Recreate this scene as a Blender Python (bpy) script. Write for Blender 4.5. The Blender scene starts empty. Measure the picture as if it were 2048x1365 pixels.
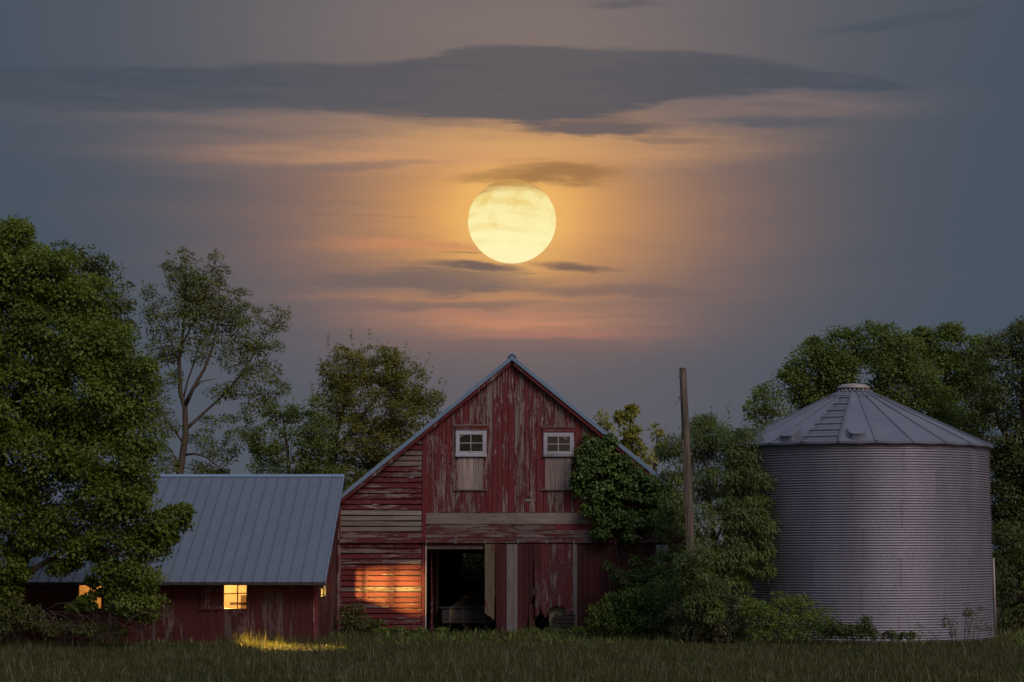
import bpy, math, random
import numpy as np
from mathutils import Vector

random.seed(7)
RNG = np.random.default_rng(11)
S = bpy.context.scene
COL = S.collection
R = math.radians

# ------------------------------------------------------------------ camera
FPX, PITCH, CAM_Y, CAM_Z = 4060.0, R(5.88), -70.0, 2.85
cd = bpy.data.cameras.new('camera')
cd.sensor_width = 36.0
cd.lens = 36.0 * FPX / 2048.0
cd.clip_start, cd.clip_end = 0.5, 20000.0
cam = bpy.data.objects.new('camera', cd)
COL.objects.link(cam)
cam.location = (0, CAM_Y, CAM_Z)
cam.rotation_euler = (math.pi / 2 + PITCH, 0, 0)
S.camera = cam
S.render.engine = 'CYCLES'
S.cycles.max_bounces = 6
S.cycles.diffuse_bounces = 3
S.cycles.transparent_max_bounces = 12
S.cycles.sample_clamp_indirect = 4.0
S.view_settings.view_transform = 'Standard'
S.view_settings.look = 'None'
S.view_settings.exposure = 0.0
S.view_settings.gamma = 1.0
S.view_settings.use_curve_mapping = False


def ray(px, py):
    r, u = (px - 1024) / FPX, (682.5 - py) / FPX
    return r, math.cos(PITCH) - u * math.sin(PITCH), math.sin(PITCH) + u * math.cos(PITCH)


def at(px, py, Y):
    """the point seen at photo pixel (px, py) lying in the upright plane y = Y"""
    dx, dy, dz = ray(px, py)
    k = (Y - CAM_Y) / dy
    return (dx * k, Y, CAM_Z + dz * k)


def azel(px, py):
    dx, dy, dz = ray(px, py)
    return math.degrees(math.atan2(dx, dy)), math.degrees(math.atan2(dz, math.hypot(dx, dy)))


def lin(*c):
    return tuple((v / 255 / 12.92) if v / 255 <= .04045 else ((v / 255 + .055) / 1.055) ** 2.4 for v in c)


# ------------------------------------------------------------------ node helpers
class G:
    """small node-graph writer: sockets and floats combined with arithmetic"""
    def __init__(s, tree):
        s.t = tree; s.n = tree.nodes; s.l = tree.links

    def put(s, sock, v):
        if isinstance(v, V): v = v.s
        if isinstance(v, bpy.types.NodeSocket): s.l.new(v, sock)
        else:
            if isinstance(v, (tuple, list)) and sock.type == 'RGBA' and len(v) == 3: v = (*v, 1)
            sock.default_value = v

    def m(s, op, *a, clamp=False):
        nd = s.n.new('ShaderNodeMath'); nd.operation = op; nd.use_clamp = clamp
        for i, v in enumerate(a): s.put(nd.inputs[i], v)
        return V(s, nd.outputs[0])

    def vm(s, op, *a):
        nd = s.n.new('ShaderNodeVectorMath'); nd.operation = op
        for i, v in enumerate(a): s.put(nd.inputs[i], v)
        return V(s, nd.outputs[0])

    def xyz(s, x, y, z):
        nd = s.n.new('ShaderNodeCombineXYZ')
        for i, v in enumerate((x, y, z)): s.put(nd.inputs[i], v)
        return V(s, nd.outputs[0])

    def sep(s, v):
        nd = s.n.new('ShaderNodeSeparateXYZ'); s.put(nd.inputs[0], v)
        return [V(s, o) for o in nd.outputs]

    def mix(s, f, a, b):
        nd = s.n.new('ShaderNodeMix'); nd.data_type = 'RGBA'
        s.put(nd.inputs[0], f); s.put(nd.inputs[6], a); s.put(nd.inputs[7], b)
        return V(s, nd.outputs[2])

    def noise(s, vec, scale=1.0, detail=4.0, rough=.55, dist=0.0):
        nd = s.n.new('ShaderNodeTexNoise')
        s.put(nd.inputs['Vector'], vec)
        for k, v in (('Scale', scale), ('Detail', detail), ('Roughness', rough), ('Distortion', dist)): s.put(nd.inputs[k], v)
        return V(s, nd.outputs[0])

    def step(s, v, lo, hi):
        nd = s.n.new('ShaderNodeMapRange'); nd.interpolation_type = 'SMOOTHSTEP'
        s.put(nd.inputs[0], v); s.put(nd.inputs[1], lo); s.put(nd.inputs[2], hi)
        return V(s, nd.outputs[0])

    def curve(s, v, pts):
        """piecewise curve through (x, y) pairs, any range"""
        xs = [p[0] for p in pts]; ys = [p[1] for p in pts]
        x0, x1, y0, y1 = min(xs), max(xs), min(ys), max(ys)
        nd = s.n.new('ShaderNodeFloatCurve')
        c = nd.mapping.curves[0]
        P = [((x - x0) / (x1 - x0), (y - y0) / (y1 - y0)) for x, y in pts]
        while len(c.points) < len(P): c.points.new(.5, .5)
        for q, p in zip(c.points, P): q.location = p
        nd.mapping.update()
        s.put(nd.inputs['Value'], s.m('MULTIPLY', s.m('SUBTRACT', v, x0), 1 / (x1 - x0), clamp=True))
        return V(s, nd.outputs[0]) * (y1 - y0) + y0

    def node(s, kind, **k):
        nd = s.n.new(kind)
        for a, b in k.items(): s.put(nd.inputs[a.replace('_', ' ')], b)
        return nd


class V:
    def __init__(s, g, sock): s.g, s.s = g, sock
    def __add__(s, o): return s.g.m('ADD', s, o)
    def __radd__(s, o): return s.g.m('ADD', s, o)
    def __sub__(s, o): return s.g.m('SUBTRACT', s, o)
    def __rsub__(s, o): return s.g.m('SUBTRACT', o, s)
    def __mul__(s, o): return s.g.m('MULTIPLY', s, o)
    def __rmul__(s, o): return s.g.m('MULTIPLY', s, o)
    def __truediv__(s, o): return s.g.m('DIVIDE', s, o)
    def exp(s): return s.g.m('EXPONENT', s)
    def sq(s): return s.g.m('MULTIPLY', s, s)
    def clamp(s): return s.g.m('ADD', s, 0.0, clamp=True)


# ------------------------------------------------------------------ world: dusk sky with cloud, moon glow, afterglow behind the camera
SUN_AZ, SUN_EL = 145.0, 2.0
SKY_STRENGTH = 0.05
world = bpy.data.worlds.new('World')
S.world = world
world.use_nodes = True


def build_world():
    g = G(world.node_tree)
    for nd in list(g.n): g.n.remove(nd)
    tc = g.node('ShaderNodeTexCoord')
    d = g.vm('NORMALIZE', tc.outputs['Generated'])
    x, y, z = g.sep(d)
    U = g.m('ARCTAN2', x, y) * (180 / math.pi)            # azimuth, degrees from the moon
    W = g.m('ARCSINE', z) * (180 / math.pi)               # elevation, degrees
    mu, mw = azel(1024, 440)
    # drifting cirrus: long horizontal wisps
    uw = g.xyz(U * .10, W * .62, 0.0)
    warp = g.noise(uw, .55, 3) - .5
    st = g.noise(g.xyz(U * .085 + warp * .5, W * 1.15 + warp * 1.4, 3.7), 1.0, 6, .58)
    fine = g.noise(g.xyz(U * .26 + W * .25, W * 3.4 + warp * 1.8, 9.1), 1.0, 7, .64)
    wide = g.noise(g.xyz(U * .05, W * .25, 5.5), 1.0, 3, .5)
    du, dw = U - mu, W - mw
    band = ((du / 9.1).sq() * -1.0).exp()
    # base: slate blue at the sides, mauve grey towards the moon
    topw = g.step(W, 9.0, 15.0)
    mid = g.mix(topw, lin(98, 95, 102), lin(128, 114, 110))
    col = g.mix(g.m('MULTIPLY', band, .78 + (wide - .5) * .9, clamp=True), lin(69, 82, 96), mid)
    warp2 = g.noise(g.xyz(U * .42, W * 1.5, 21.0), 1.0, 5, .62) - .5
    # broad halo, then the amber heart
    r1 = ((du / 6.1).sq() + (dw / 2.7).sq())
    h1 = (r1 * -1.0).exp() * (.86 + (st - .5) * 1.0)
    col = g.mix(h1.clamp(), col, lin(190, 135, 96))
    r2 = ((du / 3.1).sq() + ((dw - .35) / 2.05).sq())
    h2 = (r2 * -1.0).exp() * (.98 + (st - .5) * .7)
    col = g.mix(h2.clamp(), col, lin(236, 172, 92))
    r3 = ((du / 1.95).sq() + ((dw - .1) / 1.7).sq())
    col = g.mix(((r3.sq() * -1.0).exp() * (.55 + (st - .5) * .6)).clamp(), col, lin(247, 193, 112))
    # rosy streaks under the moon
    for (px, py, a, b, k, c) in ((1050, 645, 230, 24, .85, (196, 136, 104)), (900, 628, 200, 10, .5, (176, 124, 106)), (1000, 600, 300, 9, .6, (190, 134, 100)), (1030, 285, 330, 36, .55, (226, 174, 110)), (1100, 672, 200, 8, .6, (178, 118, 102)),
                                 (860, 493, 190, 11, .7, (206, 138, 98)), (700, 300, 380, 38, .30, (176, 136, 116)),
                                 (1560, 215, 230, 30, .45, (150, 122, 112)), (640, 240, 420, 20, .26, (166, 134, 116)),
                                 (860, 320, 330, 26, .45, (214, 156, 108)), (1250, 300, 260, 34, .35, (208, 154, 106))):
        u0, w0 = azel(px, py)
        e = (((U - u0) / (a / 70.9)).sq() + ((W - w0 + warp * .5 + warp2 * .75) / (b / 70.9)).sq()) * -1.0
        col = g.mix((e.exp() * k * (-.55 + fine * 2.2 + st * .9)).clamp(), col, lin(*c))
    # grey wisps
    gw = g.step(st, .53, .72) * (1.0 - g.step(W, 9.6, 11.5)) * .5
    col = g.mix(gw * band, col, lin(108, 94, 95))
    # slate cloud bars
    for (px, py, a, b, tilt, k, c) in ((1130, 345, 125, 30, 0, .8, (148, 108, 70)), (1020, 352, 110, 20, 0, .6, (160, 116, 70)),
                                       (955, 533, 105, 9, -.06, .95, (112, 94, 88)), (1150, 534, 95, 8, -.07, .9, (118, 96, 86)),
                                       (930, 507, 60, 3, 0, .5, (128, 98, 78)),
                                       (860, 562, 260, 30, 0, .75, (108, 96, 95)), (1240, 585, 300, 20, -.03, .55, (116, 98, 96)),
                                       (900, 610, 240, 10, 0, .45, (110, 96, 96)),
                                       (1190, 252, 185, 21, -.05, .95, (105, 94, 93)), (1330, 280, 130, 8, -.05, .5, (112, 98, 94)),
                                       (1600, 246, 200, 17, -.05, .85, (90, 91, 98)), (1560, 214, 110, 10, -.05, .5, (96, 92, 96)),
                                       (1262, 10, 95, 10, 0, .8, (96, 92, 96)), (1860, 34, 280, 13, .09, .7, (74, 82, 95)),
                                       (620, 335, 260, 14, .05, .55, (112, 100, 100)), (860, 243, 200, 10, -.08, .5, (128, 106, 98)),
                                       (1000, 690, 420, 14, 0, .5, (122, 100, 98))):
        u0, w0 = azel(px, py)
        ww = W - w0 - (U - u0) * tilt + warp * .35 + warp2 * (.25 + b * .022)
        e = ((((U - u0) / (a / 70.9)).sq() + (ww / (b / 70.9)).sq()) * -1.0).exp()
        col = g.mix(g.step(e * (1.0 + warp2 * .9) + (fine - .5) * 1.15, .22, .92) * k, col, lin(*c))
    # the long slate bank above the moon
    top = [azel(p, q) for p, q in ((-1500, 200), (-500, 140), (-60, 130), (300, 130), (560, 126), (740, 124), (860, 108), (950, 93), (1050, 88), (1180, 97), (1400, 104), (1520, 118), (1680, 142), (1870, 181), (2100, 220), (2500, 260))]
    bot = [azel(p, q) for p, q in ((-1500, 200), (-500, 222), (-60, 204), (120, 221), (400, 222), (560, 223), (800, 232), (950, 244), (1080, 248), (1250, 232), (1380, 208), (1520, 192), (1700, 187), (1870, 181), (2100, 220), (2500, 260))]
    tW, bW = g.curve(U, top), g.curve(U, bot)
    edge = (fine - .5) * 1.15 + (st - .5) * .4 + warp2 * .55
    bank = g.step(tW - W + edge * .5, -.06, .16) * g.step(W - bW + edge * .7, -.06, .20)
    bc = g.mix(g.m('MULTIPLY', band, .95), lin(63, 77, 92), lin(94, 90, 94))
    bc = g.mix(g.step(fine * .5 + st * .5, .42, .64) * .22, bc, lin(112, 102, 102))
    col = g.mix(bank * .97, col, bc)
    # overhead and to the sides the veil is plain slate; behind the camera the afterglow of the set sun
    col = g.mix(g.step(W, 17.0, 50.0), col, (.29, .33, .41))
    sky = g.n.new('ShaderNodeTexSky')
    sky.sky_type = 'NISHITA'; sky.sun_disc = False
    sky.sun_elevation, sky.sun_rotation = R(SUN_EL), R(SUN_AZ)
    sk = g.vm('SCALE', V(g, sky.outputs[0]))
    sk.s.node.inputs['Scale'].default_value = SKY_STRENGTH
    flank = g.step(U, 30.0, 80.0) * (1.0 - g.step(W, 6.0, 30.0))
    col = g.mix(flank * .9, col, (.50, .35, .35))
    cover = g.step(y, -.25, .45)                            # 1 ahead, 0 behind
    dim = g.mix(cover, (.72, .80, .96), (1, 1, 1))
    veil = g.node('ShaderNodeMix'); veil.data_type = 'RGBA'; veil.blend_type = 'MULTIPLY'
    g.put(veil.inputs[0], 1.0); g.put(veil.inputs[6], col); g.put(veil.inputs[7], dim)
    back = g.vm('ADD', g.vm('SCALE', sk), V(g, veil.outputs[2]))
    back.s.node.inputs[0].links[0].from_node.inputs['Scale'].default_value = 1.0
    bg = g.node('ShaderNodeBackground', Color=g.mix(cover, back, col), Strength=1.0)
    out = g.n.new('ShaderNodeOutputWorld')
    g.l.new(bg.outputs[0], out.inputs[0])


build_world()

sv = Vector((math.sin(R(SUN_AZ)) * math.cos(R(SUN_EL)), math.cos(R(SUN_AZ)) * math.cos(R(SUN_EL)), math.sin(R(SUN_EL))))
sd = bpy.data.lights.new('sun', 'SUN')
sd.energy, sd.angle, sd.color = 1.5, R(28), (1.0, .86, .78)
sun = bpy.data.objects.new('sun', sd)
COL.objects.link(sun)
sun.rotation_euler = Vector((sv.x, sv.y, .85)).normalized().to_track_quat('Z', 'Y').to_euler()
sun.location = (30, -60, 40)


# ------------------------------------------------------------------ objects and meshes
def tag(o, label=None, cat=None, group=None, kind=None):
    if label: o['label'] = label
    if cat: o['category'] = cat
    if group: o['group'] = group
    if kind: o['kind'] = kind
    return o


def empty(name, loc, label=None, cat=None, group=None):
    o = bpy.data.objects.new(name, None)
    o.empty_display_size = .3
    COL.objects.link(o)
    o.location = loc
    return tag(o, label, cat, group)


def link(name, me, mat, parent=None):
    """world-space mesh -> object, under its parent if given"""
    o = bpy.data.objects.new(name, me)
    if mat is not None and not me.materials: me.materials.append(mat)
    COL.objects.link(o)
    if parent is not None:
        o.parent = parent
        w = Vector((0, 0, 0)); p = parent
        while p is not None: w += p.location; p = p.parent
        o.location = -w
    return o


class MB:
    """collects shapes in world coordinates, then builds one mesh object"""
    def __init__(s): s.v, s.f = [], []

    def add(s, vs, fs):
        k = len(s.v); s.v += [tuple(p) for p in vs]; s.f += [tuple(i + k for i in f) for f in fs]; return s

    def box(s, x0, x1, y0, y1, z0, z1):
        return s.add([(x0, y0, z0), (x1, y0, z0), (x1, y1, z0), (x0, y1, z0), (x0, y0, z1), (x1, y0, z1), (x1, y1, z1), (x0, y1, z1)],
                     [(3, 2, 1, 0), (4, 5, 6, 7), (0, 1, 5, 4), (1, 2, 6, 5), (2, 3, 7, 6), (3, 0, 4, 7)])

    def prism(s, poly, y0, y1):
        """poly: (x, z) outline counter-clockwise seen from the camera, extruded from y0 (front) to y1"""
        n = len(poly)
        vs = [(a, y0, b) for a, b in poly] + [(a, y1, b) for a, b in poly]
        fs = [tuple(range(n)), tuple(range(2 * n - 1, n - 1, -1))] + [((i + 1) % n, i, i + n, (i + 1) % n + n) for i in range(n)]
        return s.add(vs, fs)

    def slab(s, quad, nrm, th):
        """a quad of points thickened along nrm"""
        n = Vector(nrm).normalized() * th
        vs = [Vector(q) for q in quad] + [Vector(q) + n for q in quad]
        return s.add(vs, [(3, 2, 1, 0), (4, 5, 6, 7), (0, 1, 5, 4), (1, 2, 6, 5), (2, 3, 7, 6), (3, 0, 4, 7)])

    def tube(s, pts, rad, n=6):
        pts = [Vector(p) for p in pts]
        if not isinstance(rad, (list, tuple)): rad = [rad] * len(pts)
        vs, fs = [], []
        for i, p in enumerate(pts):
            t = (pts[min(i + 1, len(pts) - 1)] - pts[max(i - 1, 0)]).normalized()
            a = t.cross(Vector((.13, .97, .21))).normalized(); b = t.cross(a)
            for k in range(n):
                q = 2 * math.pi * k / n
                vs.append(p + (a * math.cos(q) + b * math.sin(q)) * rad[i])
        for i in range(len(pts) - 1):
            for k in range(n):
                fs.append((i * n + k, i * n + (k + 1) % n, (i + 1) * n + (k + 1) % n, (i + 1) * n + k))
        fs.append(tuple(range(n - 1, -1, -1)))
        fs.append(tuple(range((len(pts) - 1) * n, len(pts) * n)))
        return s.add(vs, fs)

    def lathe(s, c, prof, n=24):
        """prof: (radius, z) from bottom to top around the upright axis through c"""
        vs, fs = [], []
        for r, z in prof:
            for k in range(n):
                q = 2 * math.pi * k / n
                vs.append((c[0] + r * math.cos(q), c[1] + r * math.sin(q), z))
        for i in range(len(prof) - 1):
            for k in range(n):
                fs.append((i * n + k, i * n + (k + 1) % n, (i + 1) * n + (k + 1) % n, (i + 1) * n + k))
        fs.append(tuple(range(n - 1, -1, -1)))
        fs.append(tuple(range((len(prof) - 1) * n, len(prof) * n)))
        return s.add(vs, fs)

    def build(s, name, mat, parent=None, smooth=False):
        me = bpy.data.meshes.new(name)
        me.from_pydata(s.v, [], s.f)
        me.update()
        if smooth:
            me.polygons.foreach_set('use_smooth', [True] * len(me.polygons))
        return link(name, me, mat, parent)


def bevel(o, w=.006, seg=1):
    md = o.modifiers.new('bevel', 'BEVEL'); md.width = w; md.segments = seg; md.limit_method = 'ANGLE'
    return o


# ------------------------------------------------------------------ materials
def new_mat(name):
    m = bpy.data.materials.new(name); m.use_nodes = True
    g = G(m.node_tree)
    for nd in list(g.n): g.n.remove(nd)
    return m, g


def finish(g, bsdf_socket):
    out = g.n.new('ShaderNodeOutputMaterial'); g.l.new(bsdf_socket, out.inputs[0])


def bsdf(g, color, rough, metal=0.0, bump=None, strength=.4, dist=.02, spec=.3):
    p = g.node('ShaderNodeBsdfPrincipled', Base_Color=color, Roughness=rough, Metallic=metal)
    p.inputs['Specular IOR Level'].default_value = spec
    if bump is not None:
        b = g.node('ShaderNodeBump', Height=bump, Strength=strength, Distance=dist)
        g.l.new(b.outputs[0], p.inputs['Normal'])
    return p


def wood(name, red, red2, grey, grey2, paint, grain='z', spread=.11, streak=13.0):
    """weathered board: paint that has flaked off along the grain; paint ~ share still covered"""
    m, g = new_mat(name)
    pos = V(g, g.node('ShaderNodeNewGeometry').outputs['Position'])
    rnd = V(g, g.node('ShaderNodeObjectInfo').outputs['Random'])
    X, Y, Z = g.sep(pos)
    if grain == 'z': a, l = X + Y, Z
    else: a, l = Z, X + Y
    off = rnd * 37.0
    n1 = g.noise(g.xyz(a * streak, l * 1.15 + off, off), 1.0, 8, .70, .3)
    n2 = g.noise(g.xyz(a * 1.3, l * .45 + off * .05, off * .03), 1.0, 4, .6)
    n3 = g.noise(g.xyz(a * 42, l * 8, off), 1.0, 5, .7)
    mm = n1 * .46 + n2 * .32 + n3 * .22 + (rnd - .5) * spread
    th = .5 + (.5 - paint) * .34
    mask = g.step(mm, th - .010, th + .024)     # 1 = paint
    gr = g.noise(g.xyz(a * 26, l * 1.1 + off, off), 1.0, 5, .62)
    wood_c = g.mix(g.step(gr, .36, .66), grey2, grey)
    wood_c = g.mix(g.step(n3, .62, .74) * .55, wood_c, tuple(v * .35 for v in grey2))
    red_c = g.mix(g.step(n2 * .6 + n3 * .4, .38, .64), red2, red)
    red_c = g.mix((gr - .35) * .5, red_c, tuple(v * .4 for v in red2))
    col = g.mix(mask, wood_c, red_c)
    tone = .74 + rnd * .5
    hsv = g.node('ShaderNodeHueSaturation', Value=tone, Color=col)
    h = mask * .5 + gr * .35 + n3 * .3
    p = bsdf(g, V(g, hsv.outputs[0]), .78 - mask * .16, 0.0, h, .55, .012, .25)
    finish(g, p.outputs[0])
    return m


RED, RED2 = (.130, .020, .024), (.088, .015, .018)
GREY, GREY2 = (.27, .21, .195), (.15, .11, .102)
M = {}
M['gable'] = wood('flaking_red_upright', RED, RED2, GREY, GREY2, .56, 'z', .09, 16.0)
M['slat'] = wood('flaking_red_level', RED, RED2, GREY, GREY2, .60, 'x')
M['band'] = wood('bare_grey_level', RED, RED2, (.24, .20, .18), (.15, .12, .11), .04, 'x', .1)
M['band2'] = wood('half_bare_level', RED, RED2, (.20, .16, .15), (.12, .095, .09), .64, 'x', .08)
M['door'] = wood('dull_red_upright', (.066, .013, .015), (.044, .010, .011), (.11, .085, .085), (.075, .058, .055), .80, 'z', .06)
M['door_worn'] = wood('faded_red_upright', (.100, .018, .024), (.070, .014, .018), (.165, .128, .132), (.11, .085, .09), .60, 'z', .08, 9.0)
M['door_pale'] = wood('pale_worn_upright', (.12, .026, .033), (.085, .020, .025), (.23, .195, .205), (.15, .125, .13), .26, 'z', .1)
M['door_tan'] = wood('mossy_bare_upright', (.12, .03, .02), (.09, .02, .015), (.15, .115, .082), (.10, .078, .055), .40, 'z', .05)
M['shed_wall'] = wood('shed_red_upright', (.066, .012, .014), (.044, .009, .010), (.14, .096, .10), (.09, .063, .066), .64, 'z', .14, 10.0)
M['bare'] = wood('bare_boards', RED, RED2, (.32, .26, .245), (.21, .165, .155), .0, 'z', .06)
M['beam'] = wood('old_frame_timber', RED, RED2, (.12, .09, .075), (.07, .055, .045), .0, 'z', .1)
M['trim'] = wood('red_trim_upright', RED, RED2, GREY, GREY2, .70)
M['pole'] = wood('pole_timber', RED, RED2, (.125, .10, .078), (.055, .044, .036), .0, 'z', .02, 22.0)
M['ply'] = wood('yellowed_sheet', RED, RED2, (.30, .27, .17), (.22, .20, .13), .0, 'z', .04)


def plain(name, c1, c2, rough, scale=6.0, metal=0.0, spec=.3, stretch=(1, 1, 1), bump=.3, dist=.01):
    m, g = new_mat(name)
    pos = V(g, g.node('ShaderNodeNewGeometry').outputs['Position'])
    rnd = V(g, g.node('ShaderNodeObjectInfo').outputs['Random'])
    v = g.vm('ADD', g.vm('MULTIPLY', pos, stretch), g.xyz(rnd * 13.0, rnd * 7.0, 0.0))
    n = g.noise(v, scale, 6, .62)
    n2 = g.noise(v, scale * .22, 3, .55)
    col = g.mix(g.step(n * .6 + n2 * .4, .34, .66), c1, c2)
    p = bsdf(g, col, g.m('ADD', rough - .08, n * .16), metal, n, bump, dist, spec)
    finish(g, p.outputs[0])
    return m


M['white'] = wood('white_sash_paint', (.40, .40, .47), (.33, .33, .39), (.24, .21, .21), (.15, .13, .13), .72, 'x', .05)
M['near_black'] = plain('near_black_frame', (.007, .006, .006), (.010, .009, .008), .9)  # frame colour held near black to cancel the work lamp's glare
M['roof_steel'] = plain('blue_grey_steel', (.078, .102, .145), (.093, .118, .163), .52, 1.6, 0.0, .5, (1, 1, .3), .05)
M['rake_steel'] = plain('blue_rake_trim', (.13, .20, .30), (.155, .225, .33), .48, 2.0, 0.0, .5, bump=.05)
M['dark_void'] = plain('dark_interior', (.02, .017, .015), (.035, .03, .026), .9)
M['pale_backing'] = plain('pale_backing_planks', (.62, .55, .42), (.75, .68, .55), .85, 3.0, stretch=(6, 6, .6))
M['earth'] = plain('earth_floor', (.05, .042, .03), (.035, .03, .022), .95)
M['rust'] = plain('rusty_steel', (.058, .040, .037), (.036, .027, .026), .75, 5.0, 0.0, .3)
M['dull_steel'] = plain('dull_wagon_steel', (.052, .046, .048), (.034, .029, .031), .7, 5.0, .1, .3)
M['rubber'] = plain('old_tyre', (.02, .02, .02), (.03, .03, .03), .85)
M['brickred'] = plain('old_brick', (.10, .035, .028), (.07, .025, .022), .9)
M['mortar'] = plain('old_mortar', (.09, .075, .07), (.12, .10, .09), .9)
M['old_dark_wood'] = plain('old_dark_wood', (.045, .036, .032), (.026, .021, .019), .9, 9.0)
M['iron'] = plain('rail_iron', (.16, .13, .13), (.10, .075, .075), .7)
M['bark'] = plain('bark', (.10, .075, .055), (.055, .042, .032), .9, 7.0, stretch=(3, 3, .6), bump=.7, dist=.03)
M['twig'] = plain('dead_twigs', (.085, .068, .055), (.05, .04, .032), .9)
M['porcelain'] = plain('porcelain', (.12, .11, .11), (.2, .19, .19), .35)


def galvanised(name, base, base2, rough, metal, var=.1):
    m, g = new_mat(name)
    pos = V(g, g.node('ShaderNodeNewGeometry').outputs['Position'])
    rnd = V(g, g.node('ShaderNodeObjectInfo').outputs['Random'])
    X, Y, Z = g.sep(pos)
    n = g.noise(g.xyz(X * 1.1, Y * 1.1, Z * .3), 1.0, 5, .6)
    n2 = g.noise(pos, 26.0, 3, .6)
    run = g.noise(g.xyz(X * 5, Y * 5, Z * .4), 1.0, 6, .68)
    col = g.mix(g.step(n, .3, .7), base, base2)
    col = g.mix(g.step(n2, .4, .7) * .25, col, tuple(v * .72 for v in base))
    col = g.mix(g.step(run, .62, .78) * .35, col, (.16, .115, .09))
    hsv = g.node('ShaderNodeHueSaturation', Value=(1 - var) + rnd * (2 * var), Color=col)
    p = bsdf(g, V(g, hsv.outputs[0]), rough + n * .14, metal, n2, .08, .005, .5)
    finish(g, p.outputs[0])
    return m


M['bin_wall'] = galvanised('weathered_zinc_wall', (.262, .256, .310), (.322, .314, .368), .47, .70, .02)
M['bin_roof'] = galvanised('weathered_zinc_roof', (.118, .126, .172), (.155, .162, .208), .45, .25)
M['bin_cap'] = galvanised('stained_zinc_cap', (.26, .24, .25), (.33, .27, .25), .5, .3)


def glass(name, clear, tint=(.9, .9, .88)):
    m, g = new_mat(name)
    t = g.node('ShaderNodeBsdfTransparent', Color=tint)
    s = g.node('ShaderNodeBsdfGlossy', Color=(.8, .8, .8), Roughness=.08)
    mx = g.node('ShaderNodeMixShader', Fac=1 - clear)
    g.l.new(t.outputs[0], mx.inputs[1]); g.l.new(s.outputs[0], mx.inputs[2])
    finish(g, mx.outputs[0])
    return m


M['pane'] = glass('dusty_pane', .95, (.62, .62, .60))
M['clear_pane'] = glass('clear_pane', .96, (.97, .95, .9))


def foliage(name, dark, mid, light, transl=.28, patch=.6):
    m, g = new_mat(name)
    geo = g.node('ShaderNodeNewGeometry')
    r = V(g, geo.outputs['Random Per Island'])
    pos = V(g, geo.outputs['Position'])
    n = g.noise(pos, patch, 3, .6)
    f = (.14 + r * .26 + g.step(n, .3, .7) * .50)
    col = g.mix(g.step(f, .0, .55), dark, mid)
    col = g.mix(g.step(f, .5, 1.0), col, light)
    p = bsdf(g, col, .55, 0.0, spec=.35)
    t = g.node('ShaderNodeBsdfTranslucent', Color=g.mix(.5, col, light))
    mx = g.node('ShaderNodeMixShader', Fac=transl)
    g.l.new(p.outputs[0], mx.inputs[1]); g.l.new(t.outputs[0], mx.inputs[2])
    finish(g, mx.outputs[0])
    return m


M['maple'] = foliage('maple_leaves', (.068, .100, .014), (.112, .155, .018), (.185, .230, .028), .40)
M['slim'] = foliage('slim_tree_leaves', (.100, .128, .026), (.130, .158, .032), (.18, .185, .042), .35)
M['bushy'] = foliage('bushy_leaves', (.110, .124, .024), (.165, .172, .030), (.25, .22, .04), .38)
M['fresh'] = foliage('fresh_leaves', (.078, .112, .024), (.122, .165, .034), (.18, .225, .05), .38)
M['far'] = foliage('far_leaves', (.19, .20, .03), (.25, .25, .04), (.30, .29, .05), .4)
M['grove'] = foliage('grove_leaves', (.070, .102, .020), (.112, .155, .026), (.18, .23, .040), .38)
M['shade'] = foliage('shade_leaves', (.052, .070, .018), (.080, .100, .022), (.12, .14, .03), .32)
M['willow'] = foliage('long_leaves', (.075, .108, .030), (.115, .155, .040), (.17, .21, .062), .38)
M['ivy'] = foliage('ivy_leaves', (.052, .092, .022), (.085, .142, .028), (.15, .215, .042), .3, 1.6)
M['weed'] = foliage('weed_leaves', (.085, .135, .026), (.135, .195, .034), (.20, .265, .05), .28, 1.5)
M['greyweed'] = foliage('grey_weed_leaves', (0.074, 0.086, 0.043), (0.107, 0.119, 0.056), (0.181, 0.190, 0.107), .25, 1.5)
M['gold'] = foliage('goldenrod', (.09, .11, .016), (.13, .15, .018), (.17, .18, .02), .3, 2)
M['grass'] = foliage('grass_blades', (.034, .043, .010), (.055, .062, .013), (.092, .084, .023), .25, .35)
M['drygrass'] = foliage('dry_stalks', (.12, .11, .07), (.16, .14, .09), (.2, .18, .12), .2, 1)


# ------------------------------------------------------------------ leaves
def leaf_mesh(name, P, A, N, L, Wd, mat, fold=.18):
    """P points, A leaf direction, N leaf normal, L length, Wd width (arrays): one folded quad per leaf"""
    n = len(P)
    A = A / np.linalg.norm(A, axis=1, keepdims=True)
    B = np.cross(A, N); B /= np.linalg.norm(B, axis=1, keepdims=True) + 1e-9
    N = np.cross(B, A)
    L = L[:, None]; H = Wd[:, None] * .5
    v = np.empty((n, 4, 3), np.float32)
    midp = P + A * L * .45
    v[:, 0] = P
    v[:, 1] = midp + B * H + N * H * fold * 2
    v[:, 2] = P + A * L - N * L * .12
    v[:, 3] = midp - B * H + N * H * fold * 2
    me = bpy.data.meshes.new(name)
    me.vertices.add(n * 4); me.vertices.foreach_set('co', v.ravel())
    me.loops.add(n * 4); me.loops.foreach_set('vertex_index', np.arange(n * 4, dtype=np.int32))
    me.polygons.add(n)
    me.polygons.foreach_set('loop_start', np.arange(0, n * 4, 4, dtype=np.int32))
    me.polygons.foreach_set('loop_total', np.full(n, 4, np.int32))
    me.update(calc_edges=True)
    me.materials.append(mat)
    return me


def unit(n):
    d = RNG.normal(size=(n, 3)); return d / np.linalg.norm(d, axis=1, keepdims=True)


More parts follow.
